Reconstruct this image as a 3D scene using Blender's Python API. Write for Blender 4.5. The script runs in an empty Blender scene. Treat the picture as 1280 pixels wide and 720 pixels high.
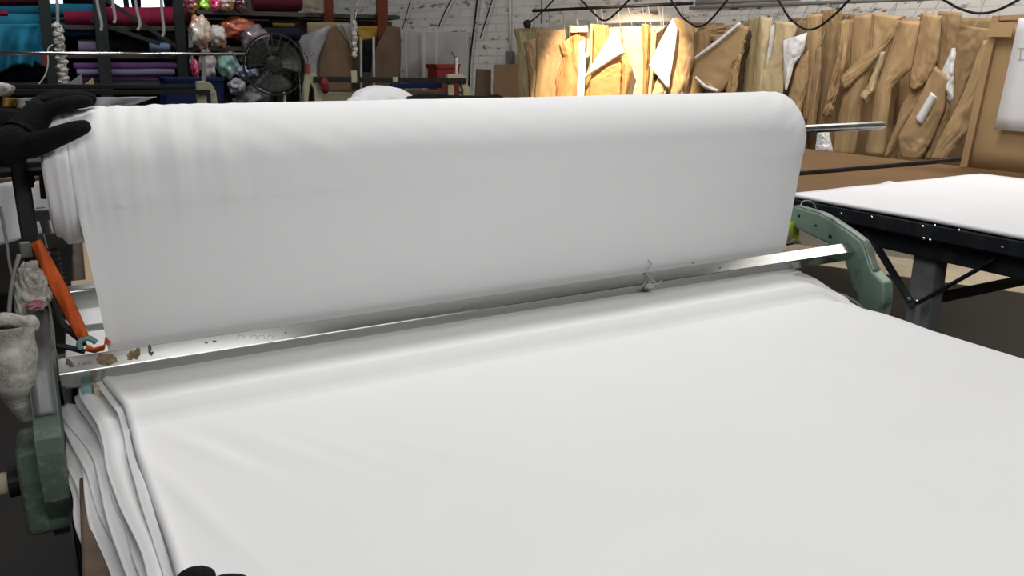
import bpy, bmesh, math, random
from mathutils import Vector, Matrix, noise
random.seed(7)
SC = bpy.context.scene
COL = SC.collection
PI = math.pi

# ------------------------------------------------------------------ camera
F = 1000.0                      # focal length in pixels of the 1280 px wide frame
TH = math.atan(0.28)            # pitch down
PS = math.radians(28.17)        # heading, to the right of the table's length (+Y)
cam = bpy.data.cameras.new('camera'); co = bpy.data.objects.new('camera', cam); COL.objects.link(co)
cam.sensor_width = 36; cam.lens = F / 1280 * 36; cam.clip_start = 0.02; cam.clip_end = 60
co.location = (0, 0, 0); co.rotation_euler = (PI/2 - TH, 0, -PS)
SC.camera = co
def ray(px, py):
    r, u = (px-640)/F, (360-py)/F
    fw = math.cos(TH) + u*math.sin(TH); up = -math.sin(TH) + u*math.cos(TH)
    return Vector((r*math.cos(PS) + fw*math.sin(PS), -r*math.sin(PS) + fw*math.cos(PS), up))
def at(px, py, val, axis=1):    # the place on the plane Y (X, Z) = val seen in the photograph at px, py
    d = ray(px, py); return d * (val / d[axis])
FLOOR = -1.36
TOP = -0.5                      # top of the cloth on the table
W0 = Vector((5.33, 3.44, 0)); WE = Vector((-.438, .899, 0)).normalized(); WN = Vector((-WE.y, WE.x, 0)) * 1
if WN.x > 0: WN = -WN           # into the room
def onwall(px, py, d):
    r = ray(px, py); t = (WN.dot(W0) + d) / WN.dot(r); return r * t
def wallpt(s, d, z): return W0 + WE*s + WN*d + Vector((0, 0, z))

# ------------------------------------------------------------------ materials
def newmat(name):
    m = bpy.data.materials.new(name); m.use_nodes = True
    nt = m.node_tree; b = nt.nodes['Principled BSDF']; return m, nt, b
def srgb(r, g, b):
    f = lambda c: (c/255/12.92 if c/255 <= .04045 else ((c/255+.055)/1.055)**2.4)
    return (f(r), f(g), f(b), 1)
def mat(name, col, rough=.8, metal=0, vary=.12, scale=6., bump=0., bscale=60., coat=0, spec=None, sheen=0, trans=0):
    m, nt, b = newmat(name); N = nt.nodes; L = nt.links
    tc = N.new('ShaderNodeTexCoord')
    nz = N.new('ShaderNodeTexNoise'); nz.inputs['Scale'].default_value = scale; nz.inputs['Detail'].default_value = 5
    L.new(tc.outputs['Object'], nz.inputs['Vector'])
    mx = N.new('ShaderNodeMix'); mx.data_type = 'RGBA'
    lo = tuple(max(0, c*(1-vary)) for c in col[:3]) + (1,); hi = tuple(min(1, c*(1+vary)) for c in col[:3]) + (1,)
    mx.inputs[6].default_value = lo; mx.inputs[7].default_value = hi
    rp = N.new('ShaderNodeMapRange'); rp.inputs[1].default_value = .3; rp.inputs[2].default_value = .7
    L.new(nz.outputs['Fac'], rp.inputs[0]); L.new(rp.outputs[0], mx.inputs[0]); L.new(mx.outputs[2], b.inputs['Base Color'])
    b.inputs['Roughness'].default_value = rough; b.inputs['Metallic'].default_value = metal
    b.inputs['Coat Weight'].default_value = coat
    if spec is not None: b.inputs['Specular IOR Level'].default_value = spec
    if sheen: b.inputs['Sheen Weight'].default_value = sheen
    if trans: b.inputs['Transmission Weight'].default_value = trans
    if bump:
        n2 = N.new('ShaderNodeTexNoise'); n2.inputs['Scale'].default_value = bscale; n2.inputs['Detail'].default_value = 4
        L.new(tc.outputs['Object'], n2.inputs['Vector'])
        bp = N.new('ShaderNodeBump'); bp.inputs['Strength'].default_value = bump; bp.inputs['Distance'].default_value = .01
        L.new(n2.outputs['Fac'], bp.inputs['Height']); L.new(bp.outputs[0], b.inputs['Normal'])
    return m
def patch_mat(name, c1, c2, scale, lo, hi, rough=.5, metal=0, rough2=None, metal2=None, stretch=(1,1,1), bump=0):
    """colour c1 with worn patches of c2"""
    m, nt, b = newmat(name); N = nt.nodes; L = nt.links
    tc = N.new('ShaderNodeTexCoord'); mp = N.new('ShaderNodeMapping'); mp.inputs['Scale'].default_value = stretch
    L.new(tc.outputs['Object'], mp.inputs[0])
    nz = N.new('ShaderNodeTexNoise'); nz.inputs['Scale'].default_value = scale; nz.inputs['Detail'].default_value = 8; nz.inputs['Roughness'].default_value = .65
    L.new(mp.outputs[0], nz.inputs['Vector'])
    rp = N.new('ShaderNodeMapRange'); rp.inputs[1].default_value = lo; rp.inputs[2].default_value = hi
    L.new(nz.outputs['Fac'], rp.inputs[0])
    mx = N.new('ShaderNodeMix'); mx.data_type = 'RGBA'; mx.inputs[6].default_value = c1; mx.inputs[7].default_value = c2
    L.new(rp.outputs[0], mx.inputs[0]); L.new(mx.outputs[2], b.inputs['Base Color'])
    for key, a, c in (('Roughness', rough, rough2), ('Metallic', metal, metal2)):
        if c is None: b.inputs[key].default_value = a
        else:
            r2 = N.new('ShaderNodeMapRange'); r2.inputs[3].default_value = a; r2.inputs[4].default_value = c
            L.new(rp.outputs[0], r2.inputs[0]); L.new(r2.outputs[0], b.inputs[key])
    if bump:
        bp = N.new('ShaderNodeBump'); bp.inputs['Strength'].default_value = bump; bp.inputs['Distance'].default_value = .01
        L.new(rp.outputs[0], bp.inputs['Height']); L.new(bp.outputs[0], b.inputs['Normal'])
    return m
def brick_mat():
    m, nt, b = newmat('painted_brick'); N = nt.nodes; L = nt.links
    uv = N.new('ShaderNodeTexCoord')
    br = N.new('ShaderNodeTexBrick'); br.inputs['Scale'].default_value = 1
    br.inputs['Brick Width'].default_value = .215; br.inputs['Row Height'].default_value = .072; br.inputs['Mortar Size'].default_value = .006
    br.inputs['Color1'].default_value = (.62, .59, .55, 1); br.inputs['Color2'].default_value = (.585, .56, .52, 1); br.inputs['Mortar'].default_value = (.53, .51, .475, 1)
    L.new(uv.outputs['UV'], br.inputs['Vector'])
    mp = N.new('ShaderNodeMapping'); mp.inputs['Scale'].default_value = (1, 2.2, 1); L.new(uv.outputs['UV'], mp.inputs[0])
    nz = N.new('ShaderNodeTexNoise'); nz.inputs['Scale'].default_value = 7; nz.inputs['Detail'].default_value = 7; nz.inputs['Roughness'].default_value = .7
    L.new(mp.outputs[0], nz.inputs['Vector'])
    rp = N.new('ShaderNodeMapRange'); rp.inputs[1].default_value = .57; rp.inputs[2].default_value = .64; L.new(nz.outputs['Fac'], rp.inputs[0])
    mx = N.new('ShaderNodeMix'); mx.data_type = 'RGBA'; mx.inputs[7].default_value = (.16, .10, .085, 1)
    L.new(br.outputs['Color'], mx.inputs[6]); L.new(rp.outputs[0], mx.inputs[0]); L.new(mx.outputs[2], b.inputs['Base Color'])
    b.inputs['Roughness'].default_value = .75
    bp = N.new('ShaderNodeBump'); bp.inputs['Strength'].default_value = .6; bp.inputs['Distance'].default_value = .01; bp.invert = True
    ad = N.new('ShaderNodeMath'); ad.operation = 'ADD'; L.new(br.outputs['Fac'], ad.inputs[0]); L.new(rp.outputs[0], ad.inputs[1])
    L.new(ad.outputs[0], bp.inputs['Height']); L.new(bp.outputs[0], b.inputs['Normal'])
    return m
def emat(name, col, s):
    m, nt, b = newmat(name)
    b.inputs['Emission Color'].default_value = col; b.inputs['Emission Strength'].default_value = s; b.inputs['Base Color'].default_value = (.5, .5, .5, 1)
    return m
M = {}
M['cloth'] = mat('white_jersey', (.80, .80, .80, 1), .95, vary=.012, scale=3, bump=.04, bscale=400, spec=.1)
M['bundle'] = mat('white_cotton', (.82, .82, .84, 1), .95, vary=.03, bump=.3, bscale=20, spec=.1)
M['alu'] = patch_mat('brushed_aluminium', (.52, .52, .50, 1), (.33, .32, .29, 1), 14, .48, .85, .20, .97, .36, .9, (.12, 1, 1))
M['steel'] = mat('steel_rod', (.50, .50, .50, 1), .28, .95, .25, 30)
M['greysteel'] = patch_mat('worn_grey_steel', (.24, .25, .25, 1), (.13, .135, .13, 1), 9, .35, .7, .45, .5, .6, .3, (1, 1, .3))
M['green'] = patch_mat('green_machine_enamel', (.20, .30, .235, 1), (.09, .11, .085, 1), 16, .56, .70, .42, 0, .6, .1, bump=.05)
M['green_light'] = patch_mat('worn_green_edge', (.17, .22, .18, 1), (.50, .52, .48, 1), 22, .52, .66, .4, 0, .4, .5)
M['green_chipped'] = patch_mat('chipped_green_enamel', (.10, .145, .115, 1), (.19, .20, .15, 1), 75, .52, .62, .5, 0, .7, .1, bump=.08)
M['leg_grey'] = patch_mat('grey_leg_enamel', (.19, .20, .20, 1), (.09, .095, .09, 1), 7, .5, .75, .5)
M['black'] = mat('black_paint', (.008, .009, .010, 1), .55, 0, .4, 20, spec=.25)
M['blacksteel'] = patch_mat('black_blue_steel', (.014, .018, .024, 1), (.05, .055, .06, 1), 10, .5, .8, .45, .2)
M['darkpole'] = patch_mat('dark_painted_pole', (.028, .030, .027, 1), (.09, .09, .08, 1), 16, .55, .75, .45, .3)
M['rubber'] = mat('black_rubber', (.012, .012, .012, 1), .6, 0, .3, 20)
M['glove'] = mat('black_knit_glove', (.006, .0065, .0075, 1), .95, 0, .3, 30, bump=.35, bscale=300, spec=.15)
M['blackcloth'] = mat('black_cloth', (.010, .010, .011, 1), .95, 0, .4, 9, bump=.4, bscale=30, spec=.1)
M['skin'] = mat('skin', (.46, .25, .16, 1), .55, 0, .1, 20)
M['hair'] = mat('dark_hair', (.02, .014, .01, 1), .6)
M['shirt'] = mat('dark_shirt', (.03, .03, .035, 1), .9)
M['trousers'] = mat('dark_trousers', (.02, .022, .03, 1), .9)
M['kraft_table'] = mat('kraft_table_paper', (.165, .098, .048, 1), .85, 0, .08, 5, bump=.05, bscale=12, spec=.12)
M['kraft_light'] = mat('light_kraft', (.46, .34, .22, 1), .8, 0, .06, 5)
M['white_paper'] = mat('white_paper', (.78, .78, .80, 1), .8, 0, .02, 4, spec=.2)
M['wood_edge'] = patch_mat('worn_board_edge', (.115, .072, .045, 1), (.05, .032, .02, 1), 8, .45, .65, .75)
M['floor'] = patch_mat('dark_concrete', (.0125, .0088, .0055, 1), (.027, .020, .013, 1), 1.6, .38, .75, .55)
M['floor_light'] = patch_mat('pale_lit_concrete', (.60, .51, .37, 1), (.38, .31, .22, 1), 2.2, .42, .75, .75)
M['brick'] = brick_mat()
M['baseboard'] = patch_mat('chipped_white_base', (.34, .33, .29, 1), (.08, .07, .06, 1), 9, .56, .66, .8, bump=.3)
M['ceiling'] = mat('dark_ceiling', (.06, .06, .058, 1), .9)
M['orange'] = mat('orange_ribbon', (.62, .10, .012, 1), .7, 0, .15, 30, bump=.2, bscale=90)
M['teal'] = mat('teal_tape', (.20, .38, .34, 1), .6)
M['wrap'] = patch_mat('dirty_white_wrap', (.58, .56, .50, 1), (.12, .105, .09, 1), 22, .44, .70, .9, bump=.5)
M['cream_metal'] = patch_mat('cream_machine_enamel', (.36, .345, .225, 1), (.12, .11, .075, 1), 14, .55, .75, .5)
M['cream_handle'] = mat('cream_handle', (.50, .44, .30, 1), .5, 0, .15, 20)
M['cord_grey'] = mat('grey_cord', (.30, .29, .27, 1), .7)
M['white_cord'] = mat('white_cord', (.50, .49, .46, 1), .7)
M['red'] = mat('red_plastic', (.16, .004, .006, 1), .5)
M['yellow'] = mat('yellow_card', (.22, .13, .006, 1), .7)
M['blue_bin'] = mat('dark_blue_plastic', (.002, .011, .060, 1), .6, spec=.2)
M['orange_steel'] = mat('orange_brown_steel', (.095, .022, .010, 1), .7, spec=.2)
M['green_post'] = mat('dark_green_post', (.016, .021, .019, 1), .7, spec=.25)
M['dark_card'] = mat('brown_cardboard', (.085, .052, .03, 1), .85, 0, .1, 6)
M['fan_dark'] = mat('dark_fan_metal', (.030, .032, .028, 1), .5, .3)
M['fan_blade'] = mat('grey_fan_blade', (.085, .09, .08, 1), .5, .2)
M['conduit'] = mat('white_conduit', (.62, .61, .58, 1), .5)
M['grey_conduit'] = mat('grey_conduit', (.28, .28, .27, 1), .5, .3)
M['chip'] = patch_mat('glue_residue', (.17, .115, .055, 1), (.38, .30, .18, 1), 160, .4, .7, .9)
M['smudge'] = mat('dark_smudge', (.13, .11, .085, 1), .8)
M['lime_tag'] = mat('lime_fabric', (.42, .52, .03, 1), .8)
M['lint'] = mat('lint', (.45, .43, .40, 1), .95)
M['window'] = emat('window_daylight', (.80, .92, 1, 1), 2.2)
M['whiteboard'] = patch_mat('dull_white_board', (.50, .48, .44, 1), (.42, .40, .37, 1), 3, .4, .7, .6)
M['shelf'] = mat('dark_shelf_board', (.035, .032, .030, 1), .8)
KR = {
 'olive': (.34, .265, .145, 1), 'tan': (.42, .275, .145, 1), 'kraft': (.45, .30, .155, 1), 'brown': (.31, .205, .105, 1),
 'cream': (.58, .46, .27, 1), 'pale': (.66, .54, .36, 1), 'white': (.78, .77, .76, 1), 'orange': (.52, .285, .12, 1), 'dark': (.07, .045, .025, 1)}  # orange is kraft with the strong warm light put into its colour
for k, v in KR.items():
    M['k_'+k] = mat('kraft_paper_'+k, v, .8, 0, .10, 4, bump=.10, bscale=9, spec=.2)
def fabric(name, rgb, rough=.9): 
    M[name] = mat(name, rgb, rough, 0, .18, 8, bump=.25, bscale=25, spec=.2); return M[name]
fabric('turquoise_fabric', (.016, .16, .25, 1)); fabric('teal_fabric', (.010, .105, .17, 1)); fabric('crimson_fabric', (.20, .012, .040, 1)); fabric('maroon_fabric', (.05, .004, .010, 1))
fabric('purple_fabric', (.085, .04, .12, 1)); fabric('lilac_fabric', (.17, .145, .23, 1)); fabric('navy_fabric', (.006, .006, .018, 1)); fabric('iceblue_fabric', (.22, .32, .5, 1)); fabric('charcoal_fabric', (.018, .018, .022, 1))
def bagmat(name, c, c2):
    m = patch_mat(name, c, c2, 9, .45, .6, .22); b = m.node_tree.nodes['Principled BSDF']; b.inputs['Coat Weight'].default_value = .6; M[name] = m

# ------------------------------------------------------------------ mesh helpers
ROOT = {}
def props(o, label=None, cat=None, group=None, kind=None):
    if label: o['label'] = label
    if cat: o['category'] = cat
    if group: o['group'] = group
    if kind: o['kind'] = kind
    return o
def empty(name, loc, label, cat, group=None):
    o = bpy.data.objects.new(name, None); COL.objects.link(o); o.location = loc; o.empty_display_size = .05
    ROOT[o.name] = Vector(loc); return props(o, label, cat, group)
class MB:
    def __init__(s): s.v = []; s.f = []
    def add(s, vs, fs):
        n = len(s.v); s.v += [Vector(v) for v in vs]; s.f += [tuple(i+n for i in f) for f in fs]; return s
    def box(s, c, size, rot=None):
        c = Vector(c); vs = []
        for x in (-.5, .5):
            for y in (-.5, .5):
                for z in (-.5, .5):
                    p = Vector((x*size[0], y*size[1], z*size[2]))
                    if rot is not None: p = rot @ p
                    vs.append(c+p)
        return s.add(vs, [(0,1,3,2),(4,6,7,5),(0,4,5,1),(2,3,7,6),(0,2,6,4),(1,5,7,3)])
    def bar(s, a, b, w, h, up=Vector((0,0,1))):
        a, b = Vector(a), Vector(b); d = (b-a); L = d.length; d.normalize()
        x = d.cross(up); 
        if x.length < 1e-4: x = d.cross(Vector((1,0,0)))
        x.normalize(); z = x.cross(d)
        return s.box((a+b)/2, (w, L, h), Matrix((x, d, z)).transposed())
    def tube(s, pts, r, n=10, cap=True):
        pts = [Vector(p) for p in pts]; rs = r if isinstance(r, (list, tuple)) else [r]*len(pts)
        ref = None; vs = []
        for i, p in enumerate(pts):
            d = (pts[min(i+1, len(pts)-1)] - pts[max(i-1, 0)]).normalized()
            if ref is None:
                ref = Vector((0,0,1)) if abs(d.z) < .9 else Vector((1,0,0))
            x = d.cross(ref)
            if x.length < 1e-5: x = d.cross(Vector((0,1,0)))
            x.normalize(); y = x.cross(d); ref = y
            for k in range(n):
                a = 2*PI*k/n; vs.append(p + (x*math.cos(a) + y*math.sin(a))*rs[i])
        fs = []
        for i in range(len(pts)-1):
            for k in range(n):
                k2 = (k+1) % n; fs.append((i*n+k, i*n+k2, (i+1)*n+k2, (i+1)*n+k))
        if cap:
            fs.append(tuple(range(n))); fs.append(tuple(reversed(range((len(pts)-1)*n, len(pts)*n))))
        return s.add(vs, fs)
    def lathe(s, c, axis, prof, n=24, closed=False):
        """prof: (distance along axis, radius)"""
        c = Vector(c); axis = Vector(axis).normalized()
        x = axis.cross(Vector((0,0,1)) if abs(axis.z) < .9 else Vector((1,0,0))).normalized(); y = axis.cross(x)
        vs = []; fs = []
        for (t, r) in prof:
            for k in range(n):
                a = 2*PI*k/n; vs.append(c + axis*t + (x*math.cos(a)+y*math.sin(a))*max(r, 1e-5))
        m = len(prof)
        for i in range(m if closed else m-1):
            j = (i+1) % m
            for k in range(n):
                k2 = (k+1) % n; fs.append((i*n+k, i*n+k2, j*n+k2, j*n+k))
        if not closed:
            if prof[0][1] > 1e-4: fs.append(tuple(reversed(range(n))))
            if prof[-1][1] > 1e-4: fs.append(tuple(range((m-1)*n, m*n)))
        return s.add(vs, fs)
    def grid(s, fn, nu, nv):
        vs = [fn(i/nu, j/nv) for j in range(nv+1) for i in range(nu+1)]
        fs = [(j*(nu+1)+i, j*(nu+1)+i+1, (j+1)*(nu+1)+i+1, (j+1)*(nu+1)+i) for j in range(nv) for i in range(nu)]
        return s.add(vs, fs)
    def prism(s, poly, mapf, d0, d1):
        n = len(poly); vs = [mapf(p, d0) for p in poly] + [mapf(p, d1) for p in poly]
        fs = [tuple(range(n)), tuple(reversed(range(n, 2*n)))] + [(i, (i+1) % n, n+(i+1) % n, n+i) for i in range(n)]
        return s.add(vs, fs)
    def blob(s, c, rad, seed=0, amp=.18, freq=2.2, sub=3, rot=None):
        bm = bmesh.new(); bmesh.ops.create_icosphere(bm, subdivisions=sub, radius=1)
        vs = []
        for v in bm.verts:
            q = v.co.copy(); k = 1 + amp*noise.noise(q*freq + Vector((seed*7.3, seed*1.7, 0))) + amp*.4*noise.noise(q*freq*2.7 + Vector((seed, 3, 9)))
            p = Vector((q.x*rad[0], q.y*rad[1], q.z*rad[2]))*k
            if rot is not None: p = rot @ p
            vs.append(Vector(c)+p)
        fs = [tuple(v.index for v in f.verts) for f in bm.faces]; bm.free()
        return s.add(vs, fs)
    def build(s, name, m, parent=None, smooth=False, bevel=0, solid=0, sub=0, bseg=2, soffset=0):
        off = Vector((0, 0, 0))
        if parent is not None: off = ROOT[parent.name]
        else:
            xs = [v.x for v in s.v]; ys = [v.y for v in s.v]; zs = [v.z for v in s.v]
            off = Vector(((min(xs)+max(xs))/2, (min(ys)+max(ys))/2, min(zs)))
        me = bpy.data.meshes.new(name); me.from_pydata([tuple(v-off) for v in s.v], [], s.f)
        bm = bmesh.new(); bm.from_mesh(me); bmesh.ops.recalc_face_normals(bm, faces=bm.faces[:]); bm.to_mesh(me); bm.free()
        me.materials.append(M[m] if isinstance(m, str) else m)
        if smooth:
            for p in me.polygons: p.use_smooth = True
        o = bpy.data.objects.new(name, me); COL.objects.link(o)
        if parent is not None: o.parent = parent
        else: o.location = off
        ROOT[o.name] = off
        if solid:
            md = o.modifiers.new('thickness', 'SOLIDIFY'); md.thickness = solid; md.offset = soffset
        if bevel:
            md = o.modifiers.new('bevel', 'BEVEL'); md.width = bevel; md.segments = bseg; md.limit_method = 'ANGLE'; md.angle_limit = math.radians(35); md.harden_normals = False
        if sub:
            md = o.modifiers.new('subdivide', 'SUBSURF'); md.levels = sub; md.render_levels = sub
        return o
def sm(a, b, x):
    t = max(0, min(1, (x-a)/(b-a))); return t*t*(3-2*t)
def lerp(a, b, t): return a + (b-a)*t
def poly_at(pl, t):
    """point at fraction t along a polyline of (x, y) by its index"""
    k = t*(len(pl)-1); i = min(int(k), len(pl)-2); f = k-i
    return lerp(pl[i][0], pl[i+1][0], f), lerp(pl[i][1], pl[i+1][1], f)
def spline(pts, n=6):
    pts = [Vector(p) for p in pts]; out = []
    for i in range(len(pts)-1):
        p0 = pts[max(i-1, 0)]; p1 = pts[i]; p2 = pts[i+1]; p3 = pts[min(i+2, len(pts)-1)]
        for k in range(n):
            t = k/n; out.append(.5*((2*p1) + (p2-p0)*t + (2*p0-5*p1+4*p2-p3)*t*t + (3*p1-p0-3*p2+p3)*t**3))
    out.append(pts[-1]); return out

# ------------------------------------------------------------------ setting
def structure(mb, name, m, **k):
    o = mb.build(name, m, **k); o['kind'] = 'structure'; return o
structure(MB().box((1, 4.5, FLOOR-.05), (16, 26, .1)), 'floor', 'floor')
# pale strip of floor along the wall, wall-side light raised in its colour
mb = MB(); a, b = wallpt(-7, .02, FLOOR), wallpt(16, .02, FLOOR); c, d = wallpt(16, .62, FLOOR), wallpt(-7, .62, FLOOR)
mb.add([p+Vector((0,0,.004)) for p in (a,b,c,d)] + [p-Vector((0,0,.03)) for p in (a,b,c,d)], [(0,1,2,3),(4,7,6,5),(0,4,5,1),(1,5,6,2),(2,6,7,3),(3,7,4,0)])
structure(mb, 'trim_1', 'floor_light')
mb = MB(); pts = []
for s_ in (-7, 16):
    for d_ in (0, -.25):
        for z_ in (FLOOR, 2.4): pts.append(wallpt(s_, d_, z_))
mb.add(pts, [(0,1,3,2),(4,6,7,5),(0,4,5,1),(2,3,7,6),(0,2,6,4),(1,5,7,3)])
wall = structure(mb, 'wall_back', 'brick')
uvl = wall.data.uv_layers.new(name='UVMap'); wo = wall.location
for p in wall.data.polygons:
    for li in p.loop_indices:
        v = wall.data.vertices[wall.data.loops[li].vertex_index].co + wo
        uvl.data[li].uv = ((v-W0).dot(WE), v.z)
mb = MB(); pts = []
for s_ in (-6.8, 15.8):
    for d_ in (0.002, .05):
        for z_ in (FLOOR, FLOOR+.22): pts.append(wallpt(s_, d_, z_))
mb.add(pts, [(0,1,3,2),(4,6,7,5),(0,4,5,1),(2,3,7,6),(0,2,6,4),(1,5,7,3)]); structure(mb, 'baseboard_back', 'baseboard')
structure(MB().box((1, 4.5, 2.45), (16, 26, .1)), 'ceiling', 'ceiling')

# ------------------------------------------------------------------ spreading table and the lay of white cloth
TX0, TX1, TZ = -.060, 1.50, -.565
tb = empty('cutting_table', (.73, 1.4, FLOOR), 'long cutting table under the white cloth, with a worn brown board edge', 'table')
MB().box(((TX0+TX1)/2, 1.35, TZ-.02), (TX1-TX0, 4.5, .04)).build('tabletop', 'wood_edge', tb, bevel=.004)
for x in (TX0+.012, TX1-.012):
    MB().box((x, 1.35, TZ-.13), (.024, 4.5, .18)).build('side_board', 'wood_edge', tb, bevel=.003)
for x in (TX0-.012, TX1+.03):
    MB().bar((x, -.9, TZ-.19), (x, 3.6, TZ-.19), .02, .03).build('side_rail', 'blacksteel', tb)
for x in (.12, 1.36):
    for y in (-.6, 1.3, 3.3):
        MB().bar((x, y, FLOOR), (x, y, TZ-.04), .07, .07).build('leg', 'greysteel', tb)
# the cloth
def lay_z(Y):            # cloth lifts as it runs up towards the bar
    return TOP +   .027*sm(1.176, 1.205, Y) + .007*sm(1.215, 1.29, Y)
lay = empty('cloth_lay', (.75, .5, TZ), 'smooth white cloth laid in plies over the front of the cutting table', 'cloth')
def xl_top(Y):
    return lerp(.030, .012, sm(.75, 1.15, Y)) - .030*sm(1.16, 1.34, Y)
def right_edge(Y):
    return 1.508 + .022*sm(1.30, 1.08, Y) + .006*math.sin(Y*7)*sm(1.1, .8, Y)
def top_fn(u, v):
    Y = lerp(-.55, 1.345, v); x0, x1 = xl_top(Y), right_edge(Y)
    X = lerp(x0, x1, u)
    z = lay_z(Y)
    dr = sm(x1-.17, x1, X)
    z -= dr*dr*lerp(.045, .022, sm(1.18, 1.33, Y)) + .010*sm(x1-.04, x1, X)*math.sin(Y*9+1)*(Y < 1.2)
    # soft creases running away from the left edge and a long shallow valley on the right
    for (cx, cy, ang, wd, ln, am) in ((.10, 1.05, 62, .012, .10, .0035), (.14, 1.03, 64, .012, .11, -.003), (.19, 1.02, 60, .014, .12, .003), (.26, .98, 58, .016, .12, .0022),
                                   (.055, .95, 74, .013, .2, .004), (.36, .92, 50, .02, .15, .0015), (.72, .98, 28, .012, .07, .0028), (.50, .75, 60, .05, .25, .0016), (1.12, .88, 57, .05, .30, -.005), (.9, .55, 60, .06, .3, .002)):
        a = math.radians(ang); dx, dy = X-cx, Y-cy
        along = dx*-math.cos(a) + dy*math.sin(a); acr = dx*math.sin(a) + dy*math.cos(a)
        z += am*math.exp(-(acr/wd)**2 - (along/ln)**2)
    z += .0022*noise.noise(Vector((X*3.2, Y*2.0, .3)))
    # rolled-over left selvedge
    e = (X-x0)
    z += .006*math.exp(-(e/.012)**2) - .010*math.exp(-(e/.004)**2)
    return Vector((X, Y, z))
def nu_map(u): return u**1.25
MB().grid(lambda u, v: top_fn(nu_map(u), v), 150, 170).build('top_ply', 'cloth', lay, smooth=True, solid=.003, soffset=-1)
# lower plies whose folded edges step out at the left
for k in range(8):
    def pf(u, v, k=k):
        Y = lerp(-.55, 1.36, v)
        base = xl_top(Y) - (.010, .033, .041, .055, .061, .070, .077, .083)[k]*lerp(1, .72, sm(1.2, .75, Y))
        wav = .0045*math.sin(Y*(6+3*math.sin(k*2.3)) + k*1.9) + .008*noise.noise(Vector((Y*7, k*3.1, 0)))
        x0 = base + wav*(1 if k else .5)
        X = lerp(x0, .30, u**1.6)
        e = X - x0
        z = TOP - .006 - .006*k - (.003+.005*k)*sm(.05, 0, e)*sm(1.34, 1.15, Y) + (lay_z(Y)-TOP)*max(0, 1-.3*k)
        z += .005*math.exp(-((e-.012)/.008)**2) + .003*math.sin(Y*14+k*2)*math.exp(-(e/.02)**2)
        return Vector((X, Y, z))
    MB().grid(pf, 26, 110).build('ply', 'cloth', lay, smooth=True, solid=.0035, soffset=-1)
mb = MB().box((.77, .395, -.542), (1.42, 1.9, .046)); mb.build('stack', 'cloth', lay, bevel=.008)
# a fold of the lowest ply hanging down over the board edge on the left
def hang_fn(u, v):
    Y = lerp(-.55, 1.40, v)
    z = lerp(-.533, -.572 - .012*sm(1.0, .7, Y) + .006*math.sin(Y*17) , u)
    X = -.062 - .006*math.sin(u*2.3) - .0045*math.sin(Y*23 + u*3) - .006*noise.noise(Vector((Y*9, u*2, 1))) + .038*sm(1.2, .72, Y) + .06*sm(.5, 0, u) + .02*sm(1.18, 1.34, Y)
    return Vector((X, Y, z))
# right edge hang
def hang_r(u, v):
    Y = lerp(-.55, 1.345, v); x1 = right_edge(Y); p = top_fn(1, v)
    return Vector((x1 + .004*math.sin(u*3) - .022*u, Y, p.z - .001 - u*.05))
MB().grid(hang_r, 6, 60).build('hanging_edge', 'cloth', lay, smooth=True, solid=.003)

# beyond the machine
def far_fn(u, v):
    Y = lerp(1.42, 1.90, v); return Vector((lerp(-.07, 1.52, u), Y, -.512 + .003*noise.noise(Vector((u*6, Y*5, 2)))))
o = MB().grid(far_fn, 30, 12).build('cloth_ply', 'cloth', None, smooth=True, solid=.004); props(o, 'white cloth lying flat on the table just behind the spreading machine', 'cloth')
o = MB().box((.72, 2.75, TZ+.012), (1.50, 1.6, .024)).build('kraft_sheet', 'kraft_light', None, bevel=.003); props(o, 'pale kraft paper covering the table behind the spreading machine', 'paper')
o = MB().tube([(-.055, 2.02, -.508), (1.45, 2.02, -.508)], .032, 20).build('paper_tube', 'kraft_light', None, smooth=False); props(o, 'tan paper tube lying across the table behind the roll', 'tube')

# ------------------------------------------------------------------ roll of white cloth
RY, RZ, RR = 1.42, -.17, .105
XR, XL = 1.482, -.048
roll = empty('cloth_roll', (.72, RY, RZ), 'big roll of white cloth on a steel rod with its loose end hanging down', 'cloth roll')
def roll_surf(X, a):
    """a measured from the top, towards the camera"""
    t = (X-XL)/(XR-XL)
    r = RR + .0012*noise.noise(Vector((X*3, a*1.2, 5)))
    lw = sm(.40, .0, X)          # wrinkles gather at the left end
    r += lw*(.0032*noise.noise(Vector((X*30 + .6*math.sin(a*1.3), a*.9, 2))) + .0018*noise.noise(Vector((X*75 + math.sin(a), a*.8, 6))))
    r += .0016*noise.noise(Vector((X*14 - a*2.0, a*.9, 8)))*sm(1.2, .2, X)
    le = sm(.03, -.01, X)        # edges of the layers at the left end
    r += le*(.0042*noise.noise(Vector((X*170, a*.5, 3))) - .002)
    rw = sm(XR-.15, XR, X)       # and slack folds at the right end
    r += rw*(.0042*noise.noise(Vector((X*30 + a*3.0, a*1.4, 4)))) - .014*sm(XR-.03, XR, X)**2
    r -= .012*sm(-.022, -.048, X)**2
    return Vector((X, RY - math.sin(a)*r, RZ + math.cos(a)*r))
mb = MB()
mb.grid(lambda u, v: roll_surf(lerp(XL, XR, u), v*2*PI), 330, 96)
mb.build('rolled_cloth', 'cloth', roll, smooth=True)
# the ends: rings of cloth layers that telescope out, mostly on the left
for side, xx in ((-1, XL), (1, XR)):
    mb = MB(); prof = []
    K = 15
    for k in range(K):
        r1 = RR - .014 - k*.0055; r0 = r1 - .0056
        out = (-.002 + .005*abs(math.sin(k*1.7)) if side < 0 else -.002 + .003*abs(math.sin(k*1.7)))
        prof += [(out-.05, r1), (out, r1-.0006), (out, r0+.0006), (out-.05, r0)]
    mb.lathe((xx, RY, RZ), (side, 0, 0), prof, 56)
    mb.build('end_layers', 'cloth', roll, smooth=False)
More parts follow.
